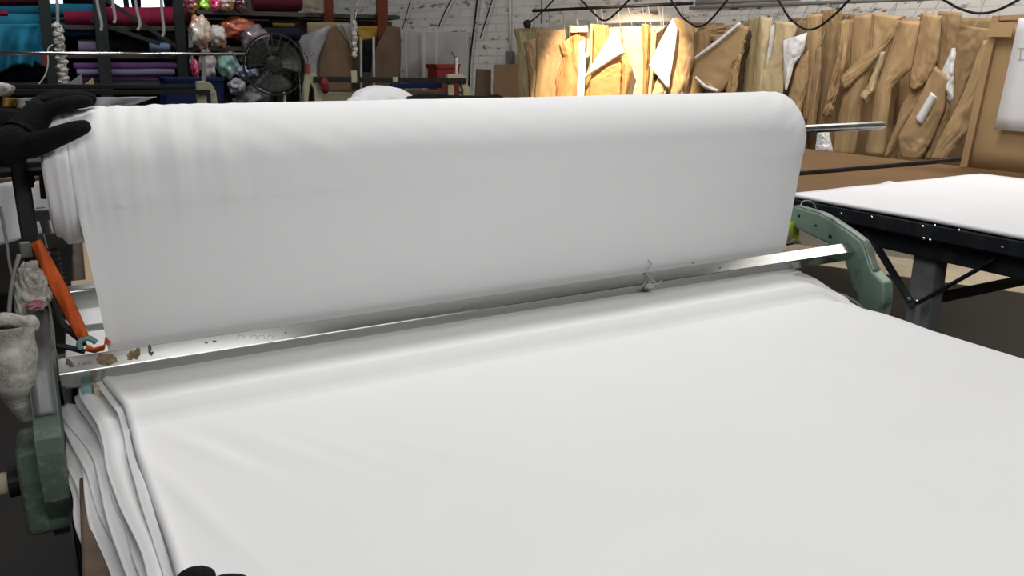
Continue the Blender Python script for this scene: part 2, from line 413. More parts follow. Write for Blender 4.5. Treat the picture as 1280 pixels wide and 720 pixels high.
# loose end hanging from the front of the roll down behind the bar
SH_A = math.radians(110)          # where the loose end leaves the roll
SH_T = Vector((0, RY - RR*math.sin(SH_A), RZ + RR*math.cos(SH_A))); SH_B = Vector((0, 1.347, -.463))
SH_M = Vector((0, -math.cos(SH_A + PI)*1.0, 0)); SH_M = Vector((0, math.cos(SH_A)*1.0, math.sin(SH_A)))   # along the roll, upwards
def sheet_fn(u, v):
    x0 = lerp(.000, -.014, sm(0, .55, v)); x1 = lerp(1.462, XR-.008, sm(0, .5, v)); X = lerp(x0, x1, u)
    if v < .5:
        t = v/.5; d = SH_B - SH_T; L = d.length
        h00 = 2*t**3-3*t*t+1; h10 = t**3-2*t*t+t; h01 = 1-h00; h11 = t**3-t*t
        p = SH_B*h00 + (SH_T-SH_B)*h10 + SH_T*h01 + Vector((0, -abs(SH_M.y), SH_M.z))*(.55*L*h11)
        q = roll_surf(X, SH_A); dv = (q - Vector((X, SH_T.y, SH_T.z)))*math.exp(-(1-t)*4.5)
        p = p + Vector((0, dv.y - .0022, dv.z*0))
        p.y += .0016*noise.noise(Vector((X*2.2, t*1.5, 2)))*(1-t) - .004*math.exp(-((X-x0)/.012)**2)*(1-t)
        return Vector((X, p.y, p.z))
    a = lerp(SH_A, -math.radians(95), (v-.5)/.5)
    q = roll_surf(X, a); n = Vector((0, -math.sin(a), math.cos(a)))
    return q + n*.0022*lerp(1, .2, sm(.8, 1, v))
MB().grid(sheet_fn, 300, 120).build('hanging_sheet', 'cloth', roll, smooth=True)
# sheet passing under the bar onto the lay
def under_fn(u, v):
    X = lerp(.002, 1.462, u); Y = lerp(1.348, 1.285, v); return Vector((X, Y, -.4635 - .008*math.sin(v*PI/2)))
MB().grid(under_fn, 40, 8).build('fed_edge', 'cloth', roll, smooth=True, solid=.0015)
rod = MB().tube([(-.16, RY, RZ+.016), (1.857, RY, RZ+.016), (1.862, RY, RZ+.016)], [.0105, .0105, .0085], 20).build('steel_rod', 'steel', None, smooth=True)
props(rod, 'round steel rod carrying the white cloth roll and sticking out to the right', 'rod')

# ------------------------------------------------------------------ spreading machine
mach = empty('spreading_machine', (.8, 1.4, -.72), 'cloth spreading machine with green cast arms and an aluminium bar across the table', 'machine')
a_ = .032; CY, CZ = 1.316, -.4487
n1 = Vector((0, -.574, .819)); n2 = Vector((0, -.819, -.574))
BX0, BX1 = -.071, 1.655
def barpt(x, p, q): return Vector((x, CY, CZ)) + n1*p + n2*q
mb = MB(); h = a_/2
mb.add([barpt(x, p*h, q*h) for x in (BX0, BX1) for (p, q) in ((1,-1),(1,1),(-1,1),(-1,-1))], [(0,1,2,3),(7,6,5,4),(0,4,5,1),(1,5,6,2),(2,6,7,3),(3,7,4,0)])
fbar = mb.build('front_bar', 'alu', mach, bevel=.0022)
def on_bar(px, py):      # pixel on the bar's upper face
    d = ray(px, py); t = (n1.dot(Vector((0, CY, CZ))) + h) / n1.dot(d); return d*t
def bar_patch(cx, cy, w, hh, m, name, seed, spiky=.25):
    n = 22; vs = []
    for k in range(n):
        a = 2*PI*k/n; r = 1 + spiky*noise.noise(Vector((math.cos(a)*2, math.sin(a)*2, seed)))
        vs.append(on_bar(cx + w*math.cos(a)*r, cy + hh*math.sin(a)*r) + n1*.0007)
    mb = MB(); c0 = sum(vs, Vector())/n
    mb.add(vs + [v - n1*.0009 for v in vs], [tuple(range(n)), tuple(reversed(range(n, 2*n)))] + [(i, (i+1) % n, n+(i+1) % n, n+i) for i in range(n)])
    return mb.build(name, m, fbar)
bar_patch(133, 449.5, 13, 7, 'chip', 'glue_patch', 3, .3)
bar_patch(166, 444.5, 8, 5, 'chip', 'glue_patch', 8, .9); bar_patch(172, 440, 3.5, 5, 'chip', 'glue_patch', 12, .8)
for (x, y, w, hh) in ((86, 453, 4, 3.4), (90, 457, 3, 2), (187, 437, 2.4, 3.5), (189, 442, 3, 2), (186, 433, 1.4, 2), (258, 428.5, 1.8, .8), (268, 427, 2.4, 1), (357, 416, 1.2, .9), (900, 335-.5, 1.2, .9), (866, 329, 1.2, .7), (980, 314, 1.2, .7)):
    bar_patch(x, y, w, hh, 'smudge', 'smudge', x*.1, .9)
mb = MB()
for k in range(6):
    mb.tube([on_bar(98+k*3.2, 457-k*.5) + n1*.0006, on_bar(99.6+k*3.2, 453.5-k*.5+(k % 2)*2) + n1*.0006], .0004, 5)
mb.build('scribble', 'smudge', fbar)
mb = MB()
for x in (296, 312, 322, 333):
    p = [(x, 425), (x+3, 419), (x+8, 419.5), (x+9, 424)]
    mb.tube([on_bar(a, b) + n1*.0006 for a, b in p], .0003, 5)
mb.build('scribble', 'white_cord', fbar)
# thin rods tucked under the bar and the small clip at its left end
MB().tube([(-.01, 1.306, -.474), (.42, 1.306, -.4735)], .0022, 8).build('guide_wire', 'steel', mach, smooth=True)
MB().tube([(.99, 1.352, -.423), (1.50, 1.352, -.419)], .0035, 8).build('guide_wire', 'darkpole', mach, smooth=True)
MB().box((-.018, 1.302, -.481), (.020, .02, .016)).build('brass_clip', 'cream_handle', mach, bevel=.002)
MB().box((-.036, 1.306, -.482), (.014, .014, .02)).build('tape_tab', 'teal', mach, bevel=.002)
# cast arms: profile in Y, Z (taken on the right arm)
AX = 1.655
prof_px = [(960,263),(992,258),(1006,262),(1023,267),(1036,274),(1048,282),(1060,290),(1068,296),(1075,302),(1079,309),(1084,325),(1090,340),(1097,347),(1104,354),(1105,366),(1104,380),(1100,402),
           (1085,400),(1072,378),(1070,368),(1064,359),(1060,342),(1055,325),(1046,313),(1034,304),(1018,297),(1002,289),(985,282),(962,276)]
prof = []
for (x, y) in prof_px:
    p = at(x, y, AX, 0); prof.append((p.y, p.z))
low = [(1.232, -.64), (1.26, -.685), (1.40, -.72), (1.52, -.72), (1.54, -.68), (1.42, -.67), (1.36, -.64), (1.33, -.60)]
outline = prof[:17] + low + prof[18:]
def arm(x0, x1, m, par):
    return MB().prism(outline, lambda p, d: Vector((d, p[0], p[1])), x0, x1).build('cast_arm', m, par, bevel=.005, bseg=3)
armR = arm(AX, AX+.036, 'green', mach)
armR['label'] = 'green cast arm at the right end of the bar'
def edge_strip(x0, x1, lo, hi, m, par, lift=.0012):
    mb = MB(); pts = prof[lo:hi]
    mb.grid(lambda u, v: Vector((lerp(x0, x1, u), poly_at(pts, v)[0] - lift, poly_at(pts, v)[1] + lift)), 3, 36)
    return mb.build('worn_edge', m, par, smooth=True, solid=.002)
edge_strip(AX+.004, AX+.026, 1, 12, 'green_light', armR)
for (x, y, r) in ((999, 270, .0035), (1020, 282, .003), (1038, 296, .005)):
    c = at(x, y, AX, 0); MB().lathe(c + Vector((.004, 0, 0)), (-1, 0, 0), [(0, r), (.0055, r), (.006, r*.7), (.006, .0001)], 16).build('bolt_hole', 'black', armR)
# left arm
LX = -.074
outL = [(min(y, 1.455), z) for (y, z) in outline if y < 1.47 or z < -.5 or True]
armL = MB().prism(outL, lambda p, d: Vector((d, p[0], p[1])), LX-.034, LX).build('cast_arm', 'green_chipped', mach, bevel=.005, bseg=3)
armL['label'] = 'chipped green cast arm at the left end of the bar'
edge_strip(LX-.031, LX-.003, 3, 12, 'greysteel', armL, .0016)
# broad lower casting of the left arm
mb = MB(); q = [(1.245, -.53), (1.235, -.58), (1.235, -.665), (1.30, -.69), (1.36, -.62), (1.33, -.53)]
mb.prism(q, lambda p, d: Vector((d, p[0], p[1])), LX-.064, LX-.004); mb.build('lower_casting', 'green_chipped', armL, bevel=.010, bseg=3)
# front grip handle sticking out to the left
MB().tube([(-.135, 1.27, -.588), (-.152, 1.27, -.588)], .022, 18).build('handle_collar', 'black', mach)
MB().tube([(-.148, 1.27, -.588), (-.30, 1.27, -.590)], .0165, 18).build('handle', 'cream_handle', mach, smooth=True)
# carriage wheels with belts
for x0, sgn in ((-.062, 1), (1.64, -1)):
    c = Vector((x0, 1.205, -.675)); w = empty('tmp', c, None, None) if False else None
    mb = MB(); mb.lathe(c - Vector((.012, 0, 0)), (1, 0, 0), [(0, .030), (0, .066), (.004, .070), (.008, .064), (.012, .064), (.016, .070), (.020, .066), (.020, .030), (.026, .026), (.026, .0001)], 40)
    wh = mb.build('wheel', 'rubber', mach, bevel=0)
    MB().lathe(c - Vector((.0145, 0, 0)), (1, 0, 0), [(0, .012), (0, .050), (-.003, .052), (-.003, .012)], 32, True).build('wheel_rim', 'greysteel', wh)
# belt guard ring seen under the right arm
MB().tube([at(x, y, 1.60, 0) for (x, y) in ((1028,368),(1040,366),(1056,370),(1072,380),(1083,392),(1088,404))], .005, 10).build('belt_cover', 'greysteel', mach, smooth=True)
MB().tube([at(x, y, 1.58, 0) for (x, y) in ((1040,380),(1052,378),(1066,384),(1078,394),(1084,406))], .004, 10).build('belt', 'black', mach, smooth=True)
# uprights that carry the rod
MB().bar((-.088, 1.42, -.70), (-.0835, 1.42, -.115), .023, .023, Vector((0,1,0))).build('upright', 'darkpole', mach, bevel=.004)
MB().bar((1.545, 1.44, -.62), (1.545, 1.44, -.20), .014, .02, Vector((0,1,0))).build('upright', 'darkpole', mach, bevel=.003)
MB().box((-.0985, 1.395, -.325), (.006, .02, .036)).build('clamp_plate', 'wrap', mach) if False else None
c = at(32, 312, 1.402); MB().box(c, (.016, .006, .026)).build('clamp_plate', 'greysteel', mach, bevel=.003)
# rear bar
MB().box((.76, 1.75, -.446), (1.70, .045, .040)).build('rear_bar', 'alu', mach, bevel=.003)
MB().box((-.085, 1.60, -.60), (.04, .42, .05)).build('side_beam', 'darkpole', mach, bevel=.004)
MB().box((1.66, 1.60, -.66), (.04, .42, .05)).build('side_beam', 'darkpole', mach, bevel=.004)
# bracket, bolt and cutter bits behind the roll's left end
mb = MB(); mb.bar(at(50, 258, 1.56), at(60, 292, 1.56), .016, .014); mb.box(at(54, 268, 1.55), (.035, .02, .02)); mb.build('bracket', 'greysteel', mach, bevel=.003)
MB().bar(at(50, 292, 1.55), at(60, 330, 1.55), .012, .012).build('bracket_arm', 'greysteel', mach, bevel=.002)
mb = MB(); mb.tube([at(37, 218, 1.40), at(37, 234, 1.40)], .006, 10); mb.tube([at(31, 225, 1.40), at(44, 225, 1.40)], .004, 10); mb.build('rod_bolt', 'black', mach)
MB().bar(at(54, 205, 1.48), at(57, 248, 1.48), .014, .02, Vector((0,1,0))).build('roll_stop', 'wood_edge', mach, bevel=.002)
mb = MB(); pts = []
for i in range(141):
    t = i/140; b = at(lerp(60, 72, t), lerp(312, 372, t), 1.46); ang = t*2*PI*10
    pts.append(b + Vector((math.cos(ang)*.013, math.sin(ang)*.010, 0)))
mb.tube(pts, .0026, 7).build('coil_spring', 'rubber', mach, smooth=True)

# ------------------------------------------------------------------ rags, ribbons and cords on the left end
rb = MB()
P = [(44, 302), (56, 325), (70, 352), (86, 385), (98, 408), (104, 422)]
def ribfn(u, v):
    x, y = poly_at(P, v); w = 7.5 + 3*math.sin(v*PI); return at(x + (u-.5)*2*w*.8, y - (u-.5)*w*.7, 1.375 - .02*v - .006*math.sin(u*PI) + .003*math.sin(v*14+u*5))
rb.grid(ribfn, 10, 40); props(rb.build('ribbon', 'orange', None, smooth=True, solid=.002), 'wide orange ribbon stretched slantwise from the dark pole to the bar', 'ribbon')
rb = MB(); P2 = [(108, 433), (118, 437), (128, 434), (139, 430)]; P3 = [(106, 438), (118, 441), (130, 438), (132, 421)]
rb.grid(lambda u, v: at(lerp(poly_at(P2, v)[0], poly_at(P3, v)[0], u), lerp(poly_at(P2, v)[1]-2, poly_at(P3, v)[1], u), 1.325 - .006*math.sin(u*3+v*4)), 6, 14)
props(rb.build('ribbon_end', 'orange', None, smooth=True, solid=.002), 'loose curled orange ribbon end lying at the left end of the bar', 'ribbon')
pts = spline([at(x, y, 1.35) for (x, y) in ((101, 436), (99, 430), (103, 424), (112, 423), (120, 428))])
props(MB().tube(pts, .0045, 8).build('tape_loop', 'teal', None, smooth=True), 'small teal tape loop beside the orange ribbon at the bar', 'tape')
rb = MB(); pts = spline([at(x, y, 1.39) for (x, y) in ((23, 364), (20, 350), (21, 340))])
rb.tube(pts, [.0045]*len(pts), 10); props(rb.build('ribbon_tail', 'orange', None, smooth=True), 'short orange ribbon tail tied behind the dark pole', 'ribbon')
# wrapped joint on the pole and the wrapped sleeve
def wrapblob(name, blobs, label, m='wrap', Y=1.36):
    mb = MB()
    for i, (x, y, rx, ry) in enumerate(blobs):
        k = Y/1.0/1000*1.06; mb.blob(at(x, y, Y + .004*(i % 3)), (rx*k, .018, ry*k), i*3+x*.1, .5, 1.9, 4)
    return props(mb.build(name, m, None, smooth=True), label, 'rag')
wrapblob('rag_wrap', [(36, 342, 9, 12), (30, 360, 8, 18), (45, 352, 10, 12), (42, 369, 12, 12), (52, 366, 8, 14), (26, 388, 5, 26)], 'dirty white rag knotted around the dark pole above the left arm')
wrapblob('pink_scrap', [(44, 381, 8, 4)], 'small pink scrap tucked into the rag at the top of the left arm', mat('pink_scrap', (.42, .16, .24, 1), .9), 1.335)
mb = MB()
ax = [at(8, 404, 1.27), at(10, 430, 1.27), at(15, 462, 1.27), at(24, 490, 1.29), at(36, 520, 1.30)]
n = 40; pts = spline(ax, 12); vs = []
rr = [ (.031 + .0015*math.sin(i*.5)) * (1.0 if i < 18 else lerp(1.0, .45, (i-18)/(len(pts)-19))) for i in range(len(pts))]
mb.tube(pts, rr, n, cap=False)
for v in mb.v: v += Vector((1, .2, .1)) * (.006*noise.noise(Vector((v.x*40, v.y*20, v.z*9))) + .003*noise.noise(Vector((v.x*90, v.y*40, v.z*30))))
mb.tube([pts[0] + Vector((.031*math.cos(t*2*PI/24), .022*math.sin(t*2*PI/24), .012*math.cos(t*2*PI/24 + 2) + .002*math.sin(t*5))) for t in range(25)], .0065, 8)
o = mb.build('wrapped_sleeve', 'wrap', None, smooth=True, solid=.006); props(o, 'torn dirty white padded sleeve hanging open beside the left arm', 'sleeve')
mb = MB(); mb.tube([at(8, 416, 1.29), at(14, 462, 1.29), at(22, 490, 1.30)], .013, 12); props(mb.build('roller_core', 'dark_card', None), 'dark roller inside the torn white sleeve', 'roller')
for nm, P, r, m, Y, lab in (
    ('cord', [(24, 318), (16, 350), (12, 380), (10, 420)], .0030, 'cord_grey', 1.36, 'grey cord hanging along the left side of the dark pole'),
    ('cord', [(0, 258), (8, 300), (12, 330), (18, 352), (30, 372)], .0022, 'cord_grey', 1.42, 'thin grey cord slanting in from the left below the glove'),
    ('black_hose', [(40, 345), (60, 362), (70, 385), (76, 402), (88, 414), (100, 424), (104, 432)], .0055, 'rubber', 1.37, 'black hose curving from the rag down to the bar'),
    ('black_hose', [(70, 432), (84, 434), (96, 437), (106, 440)], .0045, 'rubber', 1.36, 'short black hose lying just behind the left end of the bar'),
    ('wire_loop', [(1000, 268), (1001, 256), (1006, 251), (1014, 252), (1019, 258), (1021, 266)], .0014, 'white_cord', 1.52, 'thin pale wire loop on top of the right green arm')):
    pts = spline([at(x, y, Y) for (x, y) in P]); props(MB().tube(pts, r, 8).build(nm, m, None, smooth=True), lab, 'cord')
def tagfn(u, v): 
    x = lerp(986, 1000, u) - 4*v*(u-.5); y = lerp(277, 296, v) + 5*u*v; return at(x, y, 1.50 - .01*math.sin(u*4+v*3))
props(MB().grid(tagfn, 8, 8).build('fabric_tag', 'lime_tag', None, smooth=True, solid=.002), 'lime green fabric scrap tied at the right end of the hanging sheet', 'scrap')
mb = MB()
for k, P in enumerate((((809, 327), (813, 331), (810, 337), (806, 341), (811, 350), (818, 355)), ((806, 340), (812, 346), (819, 354)), ((800, 362), (806, 355), (814, 353), (822, 358)), ((803, 357), (812, 361), (820, 356), (826, 352)))):
    pts = spline([on_bar(x, y) + n1*(.003 if k else .005) for (x, y) in P]); mb.tube(pts, .0011, 6)
mb.blob(on_bar(812, 358) + n1*.002, (.012, .006, .006), 5, .6, 3)
props(mb.build('thread_lint', 'lint', None, smooth=True), 'tangle of grey thread and lint caught on the bar', 'thread')

# ------------------------------------------------------------------ the person in black gloves
def skin_obj(name, joints, edges, m, parent, sub=2, root=0):
    off = ROOT[parent.name]
    me = bpy.data.meshes.new(name); me.from_pydata([tuple(Vector(j[0])-off) for j in joints], edges, [])
    me.materials.append(M[m]); o = bpy.data.objects.new(name, me); COL.objects.link(o); o.parent = parent; ROOT[o.name] = off
    md = o.modifiers.new('skin', 'SKIN'); md.use_smooth_shade = True; md.branch_smoothing = .4
    if not me.skin_vertices:
        raise RuntimeError('no skin layer')
    for i, j in enumerate(joints):
        r = j[1]; me.skin_vertices[0].data[i].radius = (r, r) if not isinstance(r, tuple) else r
        me.skin_vertices[0].data[i].use_root = (i == root)
    s = o.modifiers.new('subdivide', 'SUBSURF'); s.levels = sub; s.render_levels = sub
    return o
per = empty('person', (-.62, .86, FLOOR), 'person in black gloves steadying the white roll and smoothing the cloth', 'person')
V = Vector
LW = at(-8, 190, 1.335); LE = V((-.36, 1.16, -.26)); LS = V((-.60, 1.05, .06))
RW = V((-.045, .535, -.452)); RE = V((-.30, .50, -.24)); RS = V((-.60, .68, .06))
body = [(V((-.62, .865, -.42)), (.15, .11)), (V((-.62, .865, -.20)), (.12, .08)), (V((-.61, .865, .02)), (.115, .075)), (V((-.60, .865, .10)), .055), (V((-.585, .865, .16)), .050), (V((-.57, .865, .25)), (.080, .092)), (V((-.575, .865, .33)), .07),
        (LS, .052), (LE, .044), (LW, .029), (RS, .052), (RE, .044), (RW, .029),
        (V((-.62, .96, -.50)), .085), (V((-.60, .98, -.92)), .058), (V((-.63, .99, -1.29)), .040), (V((-.50, 1.00, -1.33)), .032),
        (V((-.62, .77, -.50)), .085), (V((-.60, .75, -.92)), .058), (V((-.63, .74, -1.29)), .040), (V((-.50, .73, -1.33)), .032),
        (V((-.475, .865, .235)), .014)]
be = [(0,1),(1,2),(2,3),(3,4),(4,5),(5,6),(2,7),(7,8),(8,9),(2,10),(10,11),(11,12),(0,13),(13,14),(14,15),(15,16),(0,17),(17,18),(18,19),(19,20),(5,21)]
skin_obj('body', body, be, 'skin', per)
cl = [(V((-.615, .865, -.16)), (.175, .135)), (V((-.62, .865, -.36)), (.165, .13)), (V((-.62, .865, -.56)), (.185, .145)), (V((-.61, .865, .00)), (.18, .125)), (V((-.605, .865, .085)), (.12, .10)), (V((-.597, .865, .135)), .075), (LS + V((0, -.02, -.01)), .088), (lerp(LS, LE, .5), .072), (lerp(LS, LE, .92), .062), (RS + V((0, .02, -.01)), .088), (lerp(RS, RE, .5), .072), (lerp(RS, RE, .92), .062)]
skin_obj('shirt', cl, [(0,1),(1,2),(0,3),(3,4),(4,5),(3,6),(6,7),(7,8),(3,9),(9,10),(10,11)], 'shirt', per)
cl = [(V((-.62, .865, -.44)), (.168, .13)), (V((-.62, .96, -.54)), .112), (V((-.60, .98, -.92)), .082), (V((-.63, .99, -1.27)), .065), (V((-.62, .77, -.54)), .112), (V((-.60, .75, -.92)), .082), (V((-.63, .74, -1.27)), .065)]
skin_obj('trousers', cl, [(0,1),(1,2),(2,3),(0,4),(4,5),(5,6)], 'trousers', per)
for sy in (.99, .74):
    mb = MB(); mb.blob((-.555, sy, -1.318), (.135, .052, .045), 3, .05); mb.build('shoe', 'black', per, smooth=True)
mb = MB(); mb.blob((-.610, .865, .325), (.088, .098, .090), 2, .10); mb.blob((-.645, .865, .25), (.055, .082, .09), 5, .10); mb.build('hair', 'hair', per, smooth=True)
for sy in (.835, .895):
    mb = MB(); mb.blob((-.492, sy, .262), (.010, .014, .008), 1, .02); mb.build('eye', 'white_paper', per, smooth=True)
    mb = MB(); mb.blob((-.4835, sy, .262), (.004, .006, .006), 1, .02); mb.build('pupil', 'black', per, smooth=True)
mb = MB(); mb.blob((-.494, .865, .196), (.010, .022, .007), 4, .05); mb.build('mouth', mat('lips', (.36, .14, .11, 1), .5), per, smooth=True)
for sy in (.775, .955):
    mb = MB(); mb.blob((-.575, sy, .245), (.020, .010, .032), 4, .1); mb.build('ear', 'skin', per, smooth=True)
# left hand: fingers over the top of the roll, thumb on its face
def A(x, y, Y): return at(x, y, Y)
hj = [(A(14, 182, 1.345), .030), (A(-2, 188, 1.338), .029), (A(-14, 192, 1.333), .030), (A(30, 166, 1.355), (.028, .030)), (A(44, 150, 1.37), (.024, .022)),
      (A(56, 140, 1.362), .0135), (A(78, 131, 1.366), .0120), (A(100, 127, 1.37), .0108), (A(117, 127, 1.375), .0085),          # index
      (A(56, 133, 1.385), .0135), (A(80, 124, 1.39), .0122), (A(102, 122, 1.395), .0108), (A(121, 125, 1.40), .0085),           # middle
      (A(54, 130, 1.41), .0130), (A(76, 122, 1.415), .0115), (A(96, 120, 1.42), .0102), (A(112, 123, 1.425), .0080),            # ring
      (A(48, 128, 1.435), .0115), (A(66, 121, 1.44), .0102), (A(82, 119, 1.445), .0092), (A(95, 121, 1.45), .0075),             # little
      (A(38, 184, 1.335), .021), (A(62, 174, 1.318), .0165), (A(86, 165, 1.315), .0150), (A(104, 158.5, 1.320), .0118), (A(113, 156, 1.325), .0080)]
he = [(0,1),(1,2),(0,3),(3,4)] + [(4,5),(5,6),(6,7),(7,8)] + [(4,9),(9,10),(10,11),(11,12)] + [(4,13),(13,14),(14,15),(15,16)] + [(4,17),(17,18),(18,19),(19,20)] + [(0,21),(21,22),(22,23),(23,24),(24,25)]
gl = skin_obj('glove', hj, he, 'glove', per, 2); gl['label'] = 'black glove gripping the left end of the roll'
# right hand: laid on the cloth at the near edge, only its knuckles in view
rz = -.482
rh = [(V((-.015, .585, rz+.018)), (.034, .022)), (V((-.042, .540, rz+.028)), .030), (V((-.068, .53, rz+.045)), .031), (V((.005, .632, rz+.026)), (.038, .022)),
      (V((.030, .650, rz+.025)), .0140), (V((.052, .672, rz+.027)), .0125), (V((.068, .684, rz+.016)), .0110), (V((.078, .690, rz+.008)), .0085),
      (V((.012, .660, rz+.027)), .0145), (V((.028, .688, rz+.031)), .0130), (V((.040, .706, rz+.020)), .0112), (V((.050, .716, rz+.009)), .0085),
      (V((-.008, .660, rz+.025)), .0140), (V((.004, .690, rz+.027)), .0122), (V((.014, .706, rz+.017)), .0105), (V((.022, .716, rz+.008)), .0082),
      (V((-.028, .652, rz+.020)), .0125), (V((-.024, .678, rz+.020)), .0105), (V((-.018, .692, rz+.013)), .0095), (V((-.012, .700, rz+.007)), .0078),
      (V((.020, .590, rz+.016)), .018), (V((.048, .612, rz+.014)), .0145), (V((.066, .636, rz+.012)), .0120), (V((.074, .652, rz+.010)), .0090)]
re_ = [(0,1),(1,2),(0,3)] + [(3,4),(4,5),(5,6),(6,7)] + [(3,8),(8,9),(9,10),(10,11)] + [(3,12),(12,13),(13,14),(14,15)] + [(3,16),(16,17),(17,18),(18,19)] + [(0,20),(20,21),(21,22),(22,23)]
rh = [(p + V((.010, .003, .000)), r) for p, r in rh]
g2 = skin_obj('glove', rh, re_, 'glove', per, 2); g2['label'] = 'black glove laid on the cloth at the near edge'

# ------------------------------------------------------------------ right-hand table
rt = empty('layout_table', (3.25, 2.0, FLOOR), 'brown paper covered table on black steel legs standing to the right', 'table')
RX0, RX1, RY0, RY1, RTZ = 2.46, 4.05, -1.0, 5.2, -.515
MB().box(((RX0+RX1)/2, (RY0+RY1)/2, RTZ-.012), (RX1-RX0, RY1-RY0, .024)).build('tabletop', 'kraft_table', rt, bevel=.003)
MB().box((RX0+.009, (RY0+RY1)/2, RTZ-.023), (.03, RY1-RY0, .05)).build('edge_angle', 'blacksteel', rt, bevel=.003)
MB().box((RX0+.05, (RY0+RY1)/2, RTZ-.085), (.035, RY1-RY0, .075)).build('side_beam', 'blacksteel', rt, bevel=.004)
MB().box((RX1-.05, (RY0+RY1)/2, RTZ-.065), (.035, RY1-RY0, .08)).build('side_beam', 'blacksteel', rt, bevel=.004)
for ly in (1.69, 4.3, -.6):
    for lx in (RX0+.06, 3.35, RX1-.1):
        mb = MB(); mb.bar((lx, ly, FLOOR), (lx, ly, RTZ-.05), .008, .085, V((0,1,0))); mb.bar((lx+.03, ly-.04, FLOOR), (lx+.03, ly-.04, RTZ-.05), .06, .008, V((0,1,0))); mb.bar((lx+.03, ly+.04, FLOOR), (lx+.03, ly+.04, RTZ-.05), .06, .008, V((0,1,0)))
        mb.build('leg', 'leg_grey' if lx < 3 else 'blacksteel', rt, bevel=.002)
    for sg in (-1, 1):
        MB().bar((RX0+.030, ly+sg*.012, -.80), (RX0+.030, ly+sg*(.26 if sg < 0 else .22), -.585), .008, .034, V((1,0,0))).build('brace', 'blacksteel', rt, bevel=.001)
        MB().bar((3.34, ly+sg*.02, -.80), (3.34, ly+sg*.36, -.56), .008, .032, V((1,0,0))).build('brace', 'blacksteel', rt, bevel=.001)
        MB().lathe((RX0+.026, ly+sg*.016, -.79), (-1, 0, 0), [(0, .008), (.006, .008), (.008, .005), (.008, .0001)], 8).build('bolt', 'steel', rt)
    MB().bar((RX0+.06, ly, -.80), (RX1-.1, ly, -.80), .03, .03).build('cross_bar', 'blacksteel', rt)
for (x, y) in ((1052, 267), (1090, 271), (1154, 283), (1169, 282), (1155, 298), (1163, 300), (1253, 309), (1199, 288)):
    p = at(x, y, RX0-.004, 0); dz = p.z
    if -.64 < p.z < -.51: MB().lathe((RX0 + (-.004 if dz > -.572 else .031), p.y, p.z), (-1, 0, 0), [(0, .005), (.003, .005), (.005, .003), (.005, .0001)], 8).build('bolt', 'steel', rt)
# paper on the table
def pap_fn(u, v):
    X = lerp(2.460, 3.715, v); y1 = 2.27 + .018*noise.noise(V((X*4, 0, 0))) ; Y = lerp(-.6, y1, u)
    z = RTZ + .008 + .004*noise.noise(V((X*3, Y*2, 1))) + .010*math.exp(-((X-3.05)/.03)**2 - ((Y-2.27)/.05)**2) + .004*math.exp(-((X-2.9 - .1*Y)/.12)**2)
    return V((X, Y, z))
props(MB().grid(pap_fn, 60, 60).build('paper_sheet', 'white_paper', None, smooth=True, solid=.012, soffset=-1), 'white paper stack spread on the brown table at the right', 'paper')
p0, p1 = at(1000, 216, RTZ+.012, 2), at(1207, 198.5, RTZ+.012, 2)
props(MB().bar(p0 + (p0-p1)*.2, p1, .022, .018).build('edge_strip', 'blacksteel', None, bevel=.003), 'long dark metal strip lying across the brown table', 'metal strip')

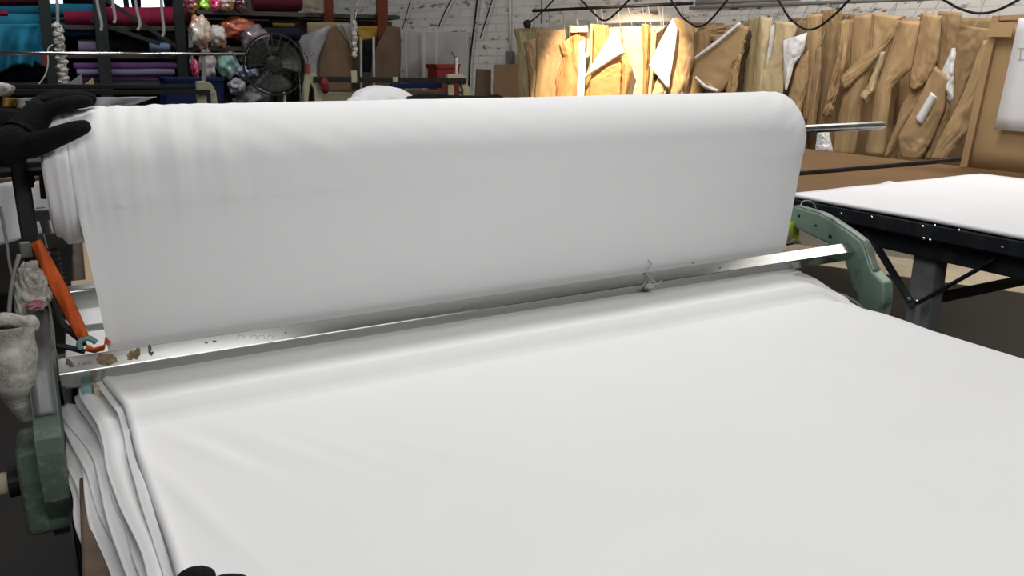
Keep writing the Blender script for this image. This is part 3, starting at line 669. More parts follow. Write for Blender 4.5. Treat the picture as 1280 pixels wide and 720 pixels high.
# ------------------------------------------------------------------ hanging rail and kraft patterns
RAILZ = .40
rail = empty('hanging_rail', wallpt(1, .24, RAILZ), 'grey hanging rail along the brick wall holding the kraft patterns', 'rail')
MB().tube([wallpt(-3.0, .26, RAILZ), onwall(862, 10, .26)], .013, 12).build('rail_tube', 'grey_conduit', rail, smooth=True)
for s_ in (-2.2, -.4, .9):
    MB().bar(wallpt(s_, 0, RAILZ), wallpt(s_, .27, RAILZ), .02, .03).build('rail_bracket', 'grey_conduit', rail)
PIPE0, PIPE1 = onwall(666, 13.6, .22), onwall(866, 4, .22)
def pattern(L, R, d, m, label, curl=.03, seed=0, crumple=.016, layers=2, hook=True, flap=None, flapm='k_white', name='paper_pattern', group='kraft paper patterns hanging along the wall'):
    """L, R: left and right outline from top to bottom as seen in the photo; d: distance from the wall"""
    tx, ty = (L[0][0]+R[0][0])/2, min(L[0][1], R[0][1])
    base = onwall(tx, ty, d)
    root = empty(name, base, label, 'paper pattern', group)
    nu, nv = 16, 40
    for k in range(layers):
        def fn(u, v, k=k):
            (xl, yl), (xr, yr) = poly_at(L, v), poly_at(R, v)
            sh = k*1.6
            jl = 1.6*noise.noise(V((v*4, seed*2.1, k))); jr = 1.6*noise.noise(V((v*4, seed*1.7, k+5)))
            x = lerp(xl + sh*1.3*math.sin(seed+2*v) + jl, xr + sh*(1 + .6*math.cos(seed*2)) + jr, u); y = lerp(yl, yr, u) - k*1.3*(1-v)
            cv = curl*math.sin(PI*u)*(.5+.5*v) + crumple*noise.noise(V((u*2.2+seed*3.7, v*3.1, seed*1.3))) + crumple*.9*abs(noise.noise(V((u*4+seed + v*2, v*5, seed)))) + crumple*.4*noise.noise(V((u*9+seed, v*13, seed)))
            dd = d + cv - k*.016
            p = onwall(x, y, dd)
            return p
        MB().grid(fn, nu, nv).build('sheet', m, root, smooth=True, solid=.003)
    if hook:
        top = onwall(tx, ty+3, d); rp = W0 + WE*((top-W0).dot(WE)) + WN*.26 + V((0, 0, RAILZ+.015))
        if tx < 858:
            f_ = min(1, max(0.02, (tx-666)/200)); rp = lerp(PIPE0, PIPE1, f_) + V((0, 0, .016))
        if rp.z > top.z + .01:
            MB().tube([top, top*.4 + rp*.6 + V((0,0,.0)), rp - V((0,0,.02)), rp], .003, 6).build('hook', 'grey_conduit', root, smooth=True)
    if flap:
        for j, (FL, FR, fm) in enumerate(flap):
            def ff(u, v):
                (xl, yl), (xr, yr) = poly_at(FL, v), poly_at(FR, v)
                return onwall(lerp(xl, xr, u), lerp(yl, yr, u), d + .05 + .02*math.sin(PI*u) + .012*j + .004*noise.noise(V((u*4, v*4, seed))))
            fo = MB().grid(ff, 8, 12).build('flap', fm, root, smooth=True, solid=.003)
    return root
# back row packed behind (only slivers show between the front ones)
for i, (xa, xb, yt, m) in enumerate(((668, 700, 35, 'k_kraft'), (800, 836, 40, 'k_dark'), (838, 872, 34, 'k_kraft'), (862, 905, 28, 'k_brown'), (900, 940, 36, 'k_dark'), (925, 958, 26, 'k_brown'), (985, 1022, 22, 'k_brown'), (1015, 1066, 16, 'k_brown'), (1052, 1098, 24, 'k_kraft'), (1090, 1135, 21, 'k_brown'), (1125, 1178, 22, 'k_kraft'), (1165, 1212, 22, 'k_brown'), (1195, 1250, 22, 'k_brown'))):
    pattern([(xa, yt), (xa-3, 120), (xa-6, 215)], [(xb, yt+1), (xb-2, 120), (xb-4, 215)], .10 + .012*(i % 3), m, 'plain brown kraft pattern packed in the row behind the folded ones', .015, 40+i, layers=1, hook=False, group='plain kraft patterns packed in the back row')
PT = [
 ([(642,37),(648,62),(645,100),(643,140)], [(664,36),(666,70),(662,105),(660,140)], .30, 'k_olive', 'narrow olive pattern hanging first at the left end of the row', {}),
 ([(663,35),(664,80),(662,140)], [(672,36),(672,80),(668,140)], .27, 'k_brown', 'thin brown strip pattern behind the olive one at the left end', {}),
 ([(656,52),(660,75),(662,104),(664,140)], [(673,48),(673,80),(672,103),(672,140)], .34, 'k_tan', 'small tan slip in front of the thin brown strip near the left end', {}),
 ([(672,40),(671,70),(668,140)], [(704,38),(703,80),(697,140)], .37, 'k_tan', 'wide flat tan pattern with a straight top, third from the left end', dict(layers=2)),
 ([(700,57),(706,72),(697,98),(694,140)], [(714,46),(716,66),(722,100),(718,140)], .40, 'k_orange', 'curled orange-lit pattern with a turned corner beside the wide tan one', dict(curl=.06)),
 ([(712,33),(713,70),(716,100),(714,140)], [(734,34),(731,70),(728,100),(727,140)], .33, 'k_orange', 'pleated orange-lit pattern with a pale upper edge in the bright light', dict(curl=.08, crumple=.02, flap=[([(712,33),(712,41)], [(735,32),(735,40)], 'k_pale')])),
 ([(722,55),(724,80),(722,110),(721,140)], [(729,50),(730,80),(728,110),(728,140)], .43, 'k_white', 'narrow white curled edge standing out of the pleated orange-lit pattern', dict(curl=.03)),
 ([(738,31),(738,70),(732,100),(730,140)], [(759,33),(760,60),(758,100),(754,140)], .38, 'k_orange', 'bright orange-lit pattern with a sharp pale front edge under the lamp', dict(layers=2, flap=[([(738,30),(738,90)], [(741,30),(740,90)], 'k_pale')])),
 ([(740,86),(738,100),(735,140)], [(776,66),(776,95),(776,140)], .42, 'k_orange', 'tan pattern with a big white triangle flap folded over its top', dict(flap=[([(766,39),(748,68),(730,97)], [(766.5,39),(781,65),(731,97.5)], 'k_white')])),
 ([(777,68),(779,95),(777,140)], [(781,66),(788,88),(779,140)], .45, 'k_orange', 'curved orange-lit pattern edge just right of the white triangle flap', dict(curl=.02)),
 ([(776,35),(780,80),(772,140)], [(806,34),(806,80),(803,140)], .31, 'k_pale', 'wide pale cream pattern hanging behind the bright flap', dict(layers=2)),
 ([(804,31),(805,75),(803,140)], [(811,32),(811,75),(807,140)], .40, 'k_orange', 'thin vivid orange-lit folded pattern right of the pale cream one', dict(curl=.05)),
 ([(812,36),(812,75),(808,140)], [(818,37),(817,75),(813,140)], .36, 'k_cream', 'thin cream pattern next to the vivid orange-lit fold', {}),
 ([(822,42),(815,80),(810,140)], [(832,33),(824,90),(818,140)], .33, 'k_dark', 'dark brown slanted strip between the cream fold and the white flap', {}),
 ([(826,92),(815,115),(808,140)], [(838,92),(833,115),(826,140)], .39, 'k_cream', 'cream lower scrap sticking out below the bright white flap', dict(crumple=.03)),
 ([(842,22),(840,60),(838,100),(836,140)], [(866,32),(866,70),(860,105),(854,140)], .41, 'k_tan', 'crumpled tan pattern with a bright white panel folded over its left side', dict(crumple=.035, flap=[([(841,23),(826,50),(811,81),(811.5,82)], [(847,36),(844,60),(838,95),(836,112)], 'k_white')])),
 ([(866,45),(866,80),(858,110),(852,140)], [(890,32),(884,80),(880,110),(874,140)], .36, 'k_brown', 'dark brown bundle right of the crumpled tan pattern', dict(layers=3)),
 ([(878,34),(880,50)], [(912,33),(905,52)], .34, 'k_brown', 'short dark brown top sheet behind the white edged pattern', {}),
 ([(922,30),(898,50),(870,72),(868,98),(880,108)], [(934,35),(930,65),(921,88),(905,112),(897,117)], .45, 'k_kraft', 'brown pattern with white edge strips folded into a wedge', dict(crumple=.01, flap=[([(924,27),(896,50),(867,72)], [(927,30),(898,55),(869,75)], 'k_white'), ([(867,98),(880,110),(896,116)], [(870,95),(882,106),(898,112)], 'k_white')])),
 ([(930,35),(916,80),(905,140)], [(940,40),(932,85),(922,140)], .40, 'k_dark', 'dark stepped folds hanging behind the white edged wedge', dict(crumple=.04, layers=2)),
 ([(918,70),(912,90),(902,140)], [(926,68),(922,95),(916,140)], .47, 'k_kraft', 'small stepped kraft fold right of the white edged wedge', dict(crumple=.03)),
 ([(936,24),(932,70),(928,140)], [(951,22),(946,70),(943,140)], .40, 'k_olive', 'tall narrow olive tan pattern near the middle of the row', dict(layers=2)),
 ([(950,21),(946,70),(940,140)], [(963,24),(958,75),(953,140)], .43, 'k_cream', 'narrow cream folded pattern right of the olive tan one', dict(curl=.05, layers=2)),
 ([(960,38),(955,70),(948,120)], [(972,28),(966,70),(960,95)], .41, 'k_white', 'narrow white strip standing among the cream patterns', {}),
 ([(970,27),(966,68),(950,95),(955,140)], [(997,30),(988,62),(981,90),(975,140)], .46, 'k_cream', 'wide cream pattern bending to a point low on its left side', dict(curl=.02)),
 ([(996,26),(990,60),(984,140)], [(1009,28),(1008,70),(1006,140)], .37, 'k_brown', 'dark brown pattern behind the jagged white sheet', {}),
 ([(978,52),(979,70),(979,90),(981,112)], [(1008,42),(1003,64),(990,84),(982,113)], .50, 'k_white', 'jagged white sheet sticking out of the row above the roll end', {}),
 ([(1002,72),(992,95),(983,140)], [(1011,62),(1010,100),(1002,140)], .47, 'k_kraft', 'kraft scrap below the jagged white sheet', {}),
 ([(1008,20),(1009,80),(1006,150)], [(1026,18),(1022,80),(1016,150)], .45, 'k_kraft', 'flat brown pattern hanging straight above the end of the steel rod', {}),
 ([(1022,64),(1018,110),(1008,158)], [(1026,60),(1024,110),(1017,158)], .50, 'k_tan', 'thin light tan edge of a pattern above the steel rod', {}),
 ([(1028,14),(1026,70),(1020,190)], [(1052,14),(1048,80),(1042,190)], .40, 'k_brown', 'broad brown pattern with a high rounded top behind the rod', dict(layers=2)),
 ([(1048,28),(1046,70),(1034,120),(1028,145)], [(1060,26),(1056,75),(1046,115),(1036,145)], .52, 'k_kraft', 'crumpled twisted kraft strip hanging above the rod', dict(crumple=.05)),
 ([(1022,164),(1018,190)], [(1034,160),(1040,192)], .50, 'k_white', 'small white paper corner below the steel rod', dict(hook=False)),
 ([(1068,20),(1062,80),(1048,140),(1040,192)], [(1098,18),(1092,70),(1078,130),(1068,194)], .47, 'k_kraft', 'long plain kraft pattern hanging over the tip of the steel rod', dict(curl=.05)),
 ([(1100,66),(1084,110),(1077,120)], [(1104,66),(1092,112),(1084,128)], .54, 'k_cream', 'pale curled lining inside the long plain kraft pattern', {}),
 ([(1092,18),(1090,60),(1062,88),(1050,96)], [(1126,22),(1118,45),(1090,80),(1056,112)], .52, 'k_kraft', 'kraft pattern folded diagonally across the middle right of the row', dict(crumple=.015, layers=2)),
 ([(1126,27),(1112,70),(1096,110),(1080,194)], [(1150,28),(1138,86),(1114,112),(1104,196)], .55, 'k_kraft', 'long kraft pattern with a wing shaped bulge on its right edge', dict(curl=.06)),
 ([(1153,17),(1144,50),(1138,84),(1137,110)], [(1175,21),(1171,75),(1160,100),(1148,113)], .53, 'k_tan', 'light tan hexagonal pattern panel hanging high on the right', dict(curl=.04)),
 ([(1140,110),(1128,130),(1118,160),(1102,196)], [(1168,92),(1150,130),(1130,165),(1110,196)], .50, 'k_tan', 'tan strip slanting down to the left below the hexagonal panel', dict(hook=False)),
 ([(1168,84),(1145,130),(1122,172),(1126,196)], [(1186,100),(1180,140),(1166,175),(1150,199)], .58, 'k_tan', 'tan pattern with a folded pocket and a white slip, standing at the table edge', dict(hook=False, curl=.05, flap=[([(1164,115),(1144,148)], [(1171,121),(1152,157)], 'k_white')])),
 ([(1172,15),(1174,50),(1168,105),(1160,130)], [(1202,17),(1196,60),(1184,95),(1176,130)], .48, 'k_brown', 'olive brown panel hanging behind the hexagonal tan one', {}),
 ([(1190,62),(1178,92),(1180,112),(1190,130)], [(1197,60),(1194,90),(1194,110),(1194,130)], .56, 'k_white', 'white paper scrap showing between two brown panels at the right', dict(hook=False)),
 ([(1178,120),(1164,165),(1150,199)], [(1194,140),(1186,170),(1172,199)], .53, 'k_brown', 'dark brown sheet low down behind the white slip', dict(hook=False)),
 ([(1200,32),(1194,60),(1193,110),(1186,150)], [(1236,36),(1224,80),(1210,110),(1194,160)], .58, 'k_brown', 'wide red brown panel with pencilled lines at the right', dict(layers=1)),
 ([(1229,52),(1205,115),(1182,160),(1162,199)], [(1238,50),(1228,110),(1208,165),(1184,200)], .62, 'k_kraft', 'long kraft pattern leaning against the big board at the right', dict(hook=False, curl=.03)),
]
for i, (L, R, d, m, lab, kw) in enumerate(PT):
    pattern(L, R, d, m, lab, seed=i, **kw)
# big kraft board at the right, standing on the table, with a white page
bd = empty('pattern_board', at(1240, 205, RTZ, 2), 'large brown kraft board standing on the table at the right edge', 'board')
PX = 4.02
bl, bt = at(1203, 206, PX, 0), at(1240, 20, PX, 0)
def bdfn(u, v):
    a = lerp(bl, bt, v); return V((PX + .02*v, lerp(a.y, .9, u), lerp(RTZ+.004, bt.z, v)))
MB().grid(bdfn, 8, 8).build('board_sheet', 'k_kraft', bd, smooth=True, solid=.006)
MB().grid(lambda u, v: bdfn(u*.022, v) + V((-.012, 0, 0)), 2, 8).build('edge_batten', 'k_tan', bd, smooth=False, solid=.014)
MB().grid(lambda u, v: bdfn(u, .97+v*.03) + V((-.010, 0, 0)), 8, 2).build('top_fold', 'k_tan', bd, solid=.006)
mb = MB(); mb.grid(lambda u, v: at(lerp(1238, 1268, u) - 4*v, lerp(28, 46, v) + (u*0), PX-.02, 0), 4, 4); mb.build('folded_corner', 'k_kraft', bd, solid=.004)
pg0, pg1, pg2 = at(1274, 23, PX-.03, 0), at(1243, 162, PX-.03, 0), at(1300, 166, PX-.03, 0)
pg = MB().grid(lambda u, v: V((PX-.03 - .006*math.sin(u*3), lerp(lerp(pg0.y, pg1.y, v), 1.75, u), lerp(pg0.z, pg1.z, v))), 8, 8).build('pattern_page', 'white_paper', None, smooth=True, solid=.004)
props(pg, 'white page with a small pencil sketch fixed on the big kraft board', 'page')
mb = MB()
for P in (((1272, 60), (1284, 61)), ((1276, 61), (1275, 74)), ((1272, 74), (1284, 75))):
    mb.tube([at(x, y, PX-.037, 0) for x, y in P], .0012, 5)
mb.build('pencil_sketch', 'cord_grey', pg)

# ------------------------------------------------------------------ pipes, cables and wires on the wall
props(MB().tube([PIPE0, PIPE1], .013, 12).build('wall_pipe', 'black', None, smooth=True), 'dark pipe running along the brick wall above the bright patterns', 'pipe')
props(MB().tube([onwall(870, 3.5, .07), onwall(1000, -3, .07)], .020, 12).build('wall_pipe', 'grey_conduit', None, smooth=True), 'grey pipe section along the wall at the top, right of the dark pipe', 'pipe')
props(MB().tube([onwall(637.5, -40, .03), onwall(637.5, 66, .03)], .010, 10).build('wall_conduit', 'conduit', None, smooth=True), 'thin white conduit running straight down the brick wall', 'conduit')
sb = onwall(637, 72, .05); props(MB().box(sb, (.07, .05, .11), Matrix((WE, WN, V((0,0,1)))).transposed()).build('outlet_box', 'greysteel', None, bevel=.006), 'grey outlet box at the lower end of the white conduit', 'outlet')
loops = [(690, -18), (679, 12), (663, 27), (659, 29), (700, -30), (722, -5), (745, 19), (755, 25.5), (766, 20), (788, -2), (812, -30), (836, -4), (852, 20), (866, 31), (874, 33), (886, 27), (906, 4), (935, -32), (968, -6), (985, 20), (1000, 33), (1012, 37), (1026, 32), (1048, 14), (1066, -4), (1110, -34), (1174, -3), (1198, 10), (1222, 16.5), (1246, 13), (1276, -2), (1320, -30)]
cord = empty('festoon_cable', at(900, -20, 3.2, 1) if False else onwall(960, -30, 1.95), 'black power cable hanging in swags in front of the wall', 'cable')
cpts = [onwall(x, y, 1.95 + .02*math.sin(i)) for i, (x, y) in enumerate(loops[4:])]
MB().tube(spline(cpts, 7), .006, 8).build('cable_run', 'black', cord, smooth=True)
props(MB().tube(spline([onwall(x, y, .34) for x, y in ((712, -25), (690, 2), (672, 20), (660, 29))], 6), .007, 8).build('drop_cable', 'black', None, smooth=True), 'black cable end dropping to a plug above the left end of the patterns', 'cable')
props(MB().blob(onwall(659, 30, .35), (.035, .03, .035), 3, .2).build('plug', 'black', None, smooth=True), 'black plug resting above the olive pattern', 'plug')
props(MB().tube([onwall(677, -10, .10), onwall(677, 30, .10)], .009, 8).build('red_strap', mat('red_white_tape', (.22, .11, .11, 1), .6, 0, .6, 40), None), 'dull red strap hanging on the wall over the left patterns', 'strap')
for (P, r, lab) in ((((514, -5), (509, 15), (503, 36)), .005, 'dark wire slanting down the brick wall, leftmost of four'), (((566, -4), (556, 15), (548, 34)), .006, 'dark wire slanting down the brick wall, second from the left'),
                  (((597, -6), (593, 30), (588, 70), (586, 108)), .010, 'thick dark wire running down the brick wall to the cardboard'), (((617, -6), (609, 20), (600, 48)), .006, 'dark wire slanting down the brick wall beside the white conduit')):
    props(MB().tube(spline([onwall(x, y, .05) for x, y in P], 4), r, 8).build('wall_wire', 'black', None, smooth=True), lab, 'wire')

# ------------------------------------------------------------------ things standing along the far wall
def card(P, Y, m, name, label, cat, th=.02, lean=.0):
    n = len(P); mb = MB(); A0 = [at(x, y, Y) for x, y in P]; B0 = [p + V((.25*th, th, 0)) for p in A0]
    mb.add(A0 + B0, [tuple(range(n)), tuple(reversed(range(n, 2*n)))] + [(i, (i+1) % n, n+(i+1) % n, n+i) for i in range(n)])
    return props(mb.build(name, m, None, bevel=.003), label, cat)
card([(596, 86), (614, 87), (612, 240), (588, 240)], 6.35, 'dark_card', 'cardboard_sheet', 'dark brown cardboard sheet leaning on the wall right of the red bin', 'cardboard', .03)
card([(618, 81), (648, 80), (645, 240), (614, 240)], 6.25, mat('mid_cardboard', (.125, .08, .045, 1), .85), 'cardboard_sheet', 'lighter brown cardboard sheet leaning beside the olive pattern', 'cardboard', .03)
# white boards
wbd = empty('white_screen', onwall(520, 100, .06), 'dull white boarded panel with an upright frame on the brick wall', 'panel')
for (xa, xb, d) in ((506, 528, .05), (529, 545, .06), (546, 584, .045)):
    mb = MB(); A0 = [onwall(x, y, d) for x, y in ((xa, 40), (xb, 40), (xb, 250), (xa, 250))]; B0 = [p - WN*.03 for p in A0]
    mb.add(A0+B0, [(0,1,2,3),(7,6,5,4),(0,4,5,1),(1,5,6,2),(2,6,7,3),(3,7,4,0)]).build('panel_board', 'whiteboard', wbd, bevel=.004)
for x in (507, 528.5):
    MB().bar(onwall(x, 40, .075), onwall(x, 250, .075), .03, .03).build('panel_stile', 'whiteboard', wbd)
# red bin
rbn = empty('red_bin', at(560, 160, 6.7), 'red plastic bin standing behind the far spreading machine', 'bin')
def taper(x0, x1, y0, y1, Y, dep, k=.9):
    a, b, c, d = at(x0, y0, Y), at(x1, y0, Y), at(x1-2, y1, Y), at(x0+2, y1, Y); off = V((0, dep, 0))
    return MB().add([a, b, c, d] + [p+off for p in (a, b, c, d)], [(0,1,2,3),(7,6,5,4),(0,4,5,1),(1,5,6,2),(2,6,7,3),(3,7,4,0)])
taper(546, 575, 84, 260, 6.7, .22).build('bin_body', 'red', rbn, bevel=.012)
taper(544.5, 576.5, 80, 86, 6.69, .25).build('bin_lid', 'red', rbn, bevel=.006)
# ---- far spreading machine (right of the two) on its own table
def far_table(x0, x1, y0, y1, label):
    t = empty('far_table', ((x0+x1)/2, (y0+y1)/2, FLOOR), label, 'table')
    MB().box(((x0+x1)/2, (y0+y1)/2, -.53), (x1-x0, y1-y0, .04)).build('tabletop', 'wood_edge', t, bevel=.004)
    for x in (x0+.08, x1-.08):
        for y in (y0+.1, y1-.1): MB().bar((x, y, FLOOR), (x, y, -.55), .07, .07).build('leg', 'greysteel', t)
    return t
far_table(1.50, 2.75, 5.2, 6.75, 'far cutting table with the white bundle and black cloth on it')
far_table(-.95, .78, 4.35, 5.6, 'far left cutting table under the long black rails')
fm = empty('spreading_machine', at(490, 150, 6.1), 'cream spreading machine with a black rail, standing far off in the middle', 'machine')
Y3 = 6.1
MB().bar(at(392, 99, Y3), at(582, 101, Y3), .05, .042).build('black_rail', 'black', fm, bevel=.004)
MB().bar(at(398, 113, Y3+.05), at(580, 116, Y3+.05), .03, .022).build('lower_rail', 'dark_card', fm)
def cream_bracket(P, Y, par, th=.05):
    return MB().prism(P, lambda p, d: at(p[0], p[1], Y) + V((0, d, 0)), 0, th).build('cream_bracket', 'cream_metal', par, bevel=.006)
cream_bracket([(383, 92), (392, 90), (399, 98), (403, 112), (404, 164), (396, 164), (393, 112), (388, 104), (384, 140), (380, 140), (380, 110)], Y3, fm)
cream_bracket([(560, 93), (576, 92), (583, 98), (587, 112), (589, 164), (582, 164), (579, 112), (574, 100), (568, 104), (568, 124), (574, 130), (560, 130)], Y3, fm)
for x, y0 in ((386, 66), (570, 66)):
    MB().tube([at(x, y0+6, Y3+.02), at(x, y0+34, Y3+.02)], .012, 8).build('post', 'steel', fm)
    mb = MB(); mb.tube([at(x-5, y0-1, Y3+.02), at(x, y0+7, Y3+.02), at(x+5, y0-1, Y3+.02)], .010, 8); mb.build('post_fork', 'greysteel', fm)
for (x0, x1, y0, y1, m) in ((436, 449, 88, 104, 'cream_metal'), (488, 500, 96, 103, 'cream_metal')):
    MB().box(at((x0+x1)/2, (y0+y1)/2, Y3-.03), ((x1-x0)*.0055*.6, .02, (y1-y0)*.0055), None).build('rail_clip', m, fm, bevel=.003)
MB().box(at(475, 124, Y3+.25), (1.0, .1, .13)).build('cream_panel', 'cream_metal', fm, bevel=.006)
MB().box(at(520, 107, Y3+.2), (.45, .04, .04)).build('blue_strip', 'blue_bin', fm, bevel=.004)
mb = MB(); mb.blob(at(406, 107, Y3-.05), (.03, .03, .055), 3, .4); props(mb.build('red_rag', mat('red_rag', (.16, .006, .016, 1), .8), None, smooth=True), 'small red rag hanging on the far machine rail', 'rag')
mb = MB(); mb.tube([at(384, 80, Y3-.02), at(385, 92, Y3-.02)], .018, 8); props(mb.build('red_spool', mat('red_spool', (.22, .025, .02, 1), .6), None), 'small red spool on the left post of the far machine', 'spool')
# white bundle and black cloth
mb = MB(); c = at(476, 128, 5.55); mb.blob(c + V((0, 0, -.045)), (.245, .18, .165), 11, .12, 1.6, 4); mb.blob(at(447, 131, 5.45) + V((0,0,-.05)), (.10, .10, .10), 4, .25, 2); mb.blob(at(497, 131, 5.47) + V((0,0,-.05)), (.11, .10, .09), 6, .25, 2)
for v in mb.v:
    v += V((0, -1, .4)) * (.018*noise.noise(v*11) + .012*abs(noise.noise(v*24))); v.z = max(v.z, -.508)
props(mb.build('cloth_bundle', 'bundle', None, smooth=True), 'crumpled bundle of white cloth lying beyond the roll', 'cloth bundle')
def bk(u, v):
    X0, X1 = at(486, 130, 5.4).x, at(648, 130, 5.4).x
    X = lerp(X0, X1, u); return V((X, 5.32 + .30*v, -.51 + (.285 + .012*noise.noise(V((X*6, v*3, 1))) + .012*math.sin(X*9))*min(1, 6*min(u+.02, 1.02-u, v+.06, 1.06-v))))
mb = MB().grid(bk, 40, 10); nb = len(mb.v)
o = mb.build('black_cloth_pile', 'blackcloth', None, smooth=True, solid=.01); props(o, 'low pile of black cloth beside the white bundle', 'cloth pile')
# ---- far left machine
Y2 = 5.0
lm = empty('spreading_machine', at(120, 150, Y2), 'far left spreading machine with long black rails and a bright chrome rod', 'machine')
MB().bar(at(-120, 107.5, Y2), at(258, 108.5, Y2), .03, .022).build('black_rail', 'black', lm, bevel=.003)
MB().bar(at(-120, 116.5, Y2-.08), at(262, 115, Y2-.08), .04, .026).build('black_rail', 'black', lm, bevel=.003)
MB().bar(at(-120, 112, Y2-.02), at(130, 112, Y2-.02), .01, .006).build('brown_strip', 'dark_card', lm)
MB().tube([at(-150, 66.5, Y2-.05), at(306, 67.5, Y2-.05)], .0095, 10).build('chrome_rod', mat('chrome', (.75, .75, .75, 1), .2, 1, .05), lm, smooth=True)
MB().bar(at(254, 62, Y2-.03), at(254.5, 104, Y2-.03), .022, .022, V((0,1,0))).build('rod_post', 'greysteel', lm, bevel=.003)
cream_bracket([(245, 102), (256, 101), (264, 104), (270, 114), (275, 150), (266, 150), (262, 116), (258, 114), (260, 150), (248, 150)], Y2-.05, lm)
mb = MB(); mb.blob(at(3, 112, Y2-.14), (.05, .05, .034), 4, .3); props(mb.build('rag_wrap', 'wrap', None, smooth=True), 'cream rag wrapped on the far left machine rail', 'rag')
card([(82, 107), (101, 93), (103, 107)], Y2+.12, mat('grey_paper', (.36, .36, .42, 1), .8), 'paper_scrap', 'grey pointed paper scrap standing behind the black rails', 'paper', .01)
card([(104, 107), (116, 97), (117, 107)], Y2+.12, 'k_cream', 'paper_scrap', 'cream pointed paper scrap standing behind the black rails', 'paper', .01)
def sheetlow(P, Y, m, name, label):
    mb = MB(); mb.grid(lambda u, v: at(lerp(poly_at(P[0], v)[0], poly_at(P[1], v)[0], u), lerp(poly_at(P[0], v)[1], poly_at(P[1], v)[1], u), Y - .03*math.sin(u*6)*(.3+v)), 14, 6)
    return props(mb.build(name, m, None, smooth=True, solid=.006), label, 'paper')
sheetlow(([(112, 122), (118, 134)], [(196, 121), (150, 137)]), Y2-.25, mat('grey_white_sheet', (.42, .42, .47, 1), .8), 'paper_sheet', 'crumpled pale paper lying below the black rails')
sheetlow(([(4, 122), (2, 134)], [(22, 123), (20, 133)]), Y2-.25, 'yellow', 'yellow_card', 'yellow card lying below the black rails at the far left')
sheetlow(([(23, 123), (20, 136)], [(60, 121), (44, 133)]), Y2-.24, mat('grey_sheet', (.26, .26, .25, 1), .8), 'paper_sheet', 'grey paper lying beside the yellow card')
mb = MB(); 
def bk2(u, v):
    X0, X1 = at(-60, 132, 4.6).x, at(262, 132, 4.6).x; X = lerp(X0, X1, u)
    return V((X, 4.5 + .22*v, -.51 + (.285 + .012*math.sin(X*14) + .015*noise.noise(V((X*5, v, 3))))*min(1, 6*min(u+.02, 1.02-u, v+.06, 1.06-v))))
props(MB().grid(bk2, 40, 8).build('black_cloth_pile', 'blackcloth', None, smooth=True, solid=.01), 'black cloth heaped on the far left table below the rails', 'cloth pile')

# ------------------------------------------------------------------ storage rack at the far left
Y4 = 7.0
rk = empty('storage_rack', at(120, 300, Y4), 'dark green steel storage rack full of coloured cloth at the far left', 'rack')
for (xa, xb, w) in ((52, 68, .075), (122, 131, .085), (221, 229, .075)):
    MB().bar(at(xa, -20, Y4-.12), at(xb, 140, Y4-.12) + V((0, 0, -.55)), w, .06, V((0,1,0))).build('post', 'green_post', rk, bevel=.005)
for x in (-60, 226):
    MB().bar(at(x, -60, Y4+.75), at(x, 140, Y4+.75) + V((0, 0, -.55)), .075, .06, V((0,1,0))).build('post', 'green_post', rk, bevel=.005)
for (y, xs, xe) in ((37, 80, 232), (71, 80, 232), (46, -70, 60), (104, -70, 232), (-16, -70, 232)):
    a, b = at(xs, y, Y4+.30), at(xe, y, Y4+.30); MB().box((a+b)/2, ((b-a).x, .66, .03)).build('shelf', 'shelf', rk)
MB().bar(at(112, 25, Y4-.10), at(200, 55, Y4-.10), .02, .03).build('diagonal_brace', 'green_post', rk)
MB().bar(at(130, -2, Y4-.10), at(232, 66, Y4-.10), .02, .03).build('diagonal_brace', 'green_post', rk)
a, b = at(-70, 30, Y4+.75), at(230, 30, Y4+.75); MB().box(((a.x+b.x)/2, Y4+.74, .0-.25), ((b-a).x, .02, 1.0)).build('dark_backing', 'shelf', rk)  # added dark sheet, hides the pale wall and keeps the rack's depth dark
def bolt(x0, x1, y0, y1, Y, m, label, seed, group=None, flat=1.0):
    """a roll of cloth lying along X"""
    a, b = at(x0, (y0+y1)/2, Y), at(x1, (y0+y1)/2, Y); r = (at(x0, y0, Y).z - at(x0, y1, Y).z)/2
    mb = MB()
    def fn(u, v):
        X = lerp(a.x, b.x, u); t = v*2*PI; e = sm(0, .02, u)*sm(1, .98, u)
        rr = r*(.86 + .14*e)*(1 + .10*noise.noise(V((X*3, math.cos(t)*1.5, math.sin(t)*1.5+seed))) )
        return V((X, Y + r*1.1*math.cos(t)*1.0, lerp(a.z, b.z, u) + rr*math.sin(t)*flat + .010*noise.noise(V((X*4, seed, 0)))))
    mb.grid(fn, 40, 20); n0 = len(mb.v)
    for u in (0, 1):
        ring = [fn(u, k/20) for k in range(20)]; mb.add(ring, [tuple(range(20))])
    return props(mb.build('cloth_bolt', m, None, smooth=True), label, 'cloth bolt', group)
bolt(-50, 60, -8, 7, Y4+.05, 'maroon_fabric', 'dark maroon cloth bolt at the top left corner of the rack', 1)
bolt(-60, 118, 4, 22, Y4+.08, 'teal_fabric', 'deep blue cloth bolt under the maroon one on the rack', 2)
bolt(-60, 62, 16, 38, Y4-.02+.08, 'turquoise_fabric', 'bright turquoise cloth bolt lying left of the first post', 3)
bolt(60, 124, 24, 46, Y4+.15, 'teal_fabric', 'blue cloth bolt lying between the first two posts', 4)
bolt(80, 242, 8, 34, Y4+.10, 'crimson_fabric', 'crimson cloth bolt on the upper shelf of the rack', 5)
bolt(-40, 10, 14, 21, Y4-.10, 'crimson_fabric', 'thin crimson cloth edge lying on the turquoise bolt', 6)
for k, (x0, x1, m, lab) in enumerate(((78, 139, 'charcoal_fabric', 'dark bundle added at the very top of the rack, left of the bright gap'), (164, 175, 'navy_fabric', 'small dark bundle added between the two bright gaps at the top of the rack'), (205, 246, 'charcoal_fabric', 'dark bundle added at the top of the rack by the third post'))):
    bolt(x0, x1, -14, 10, Y4+.20, m, lab, 50+k)  # dark bundles added to mask parts of the bright window
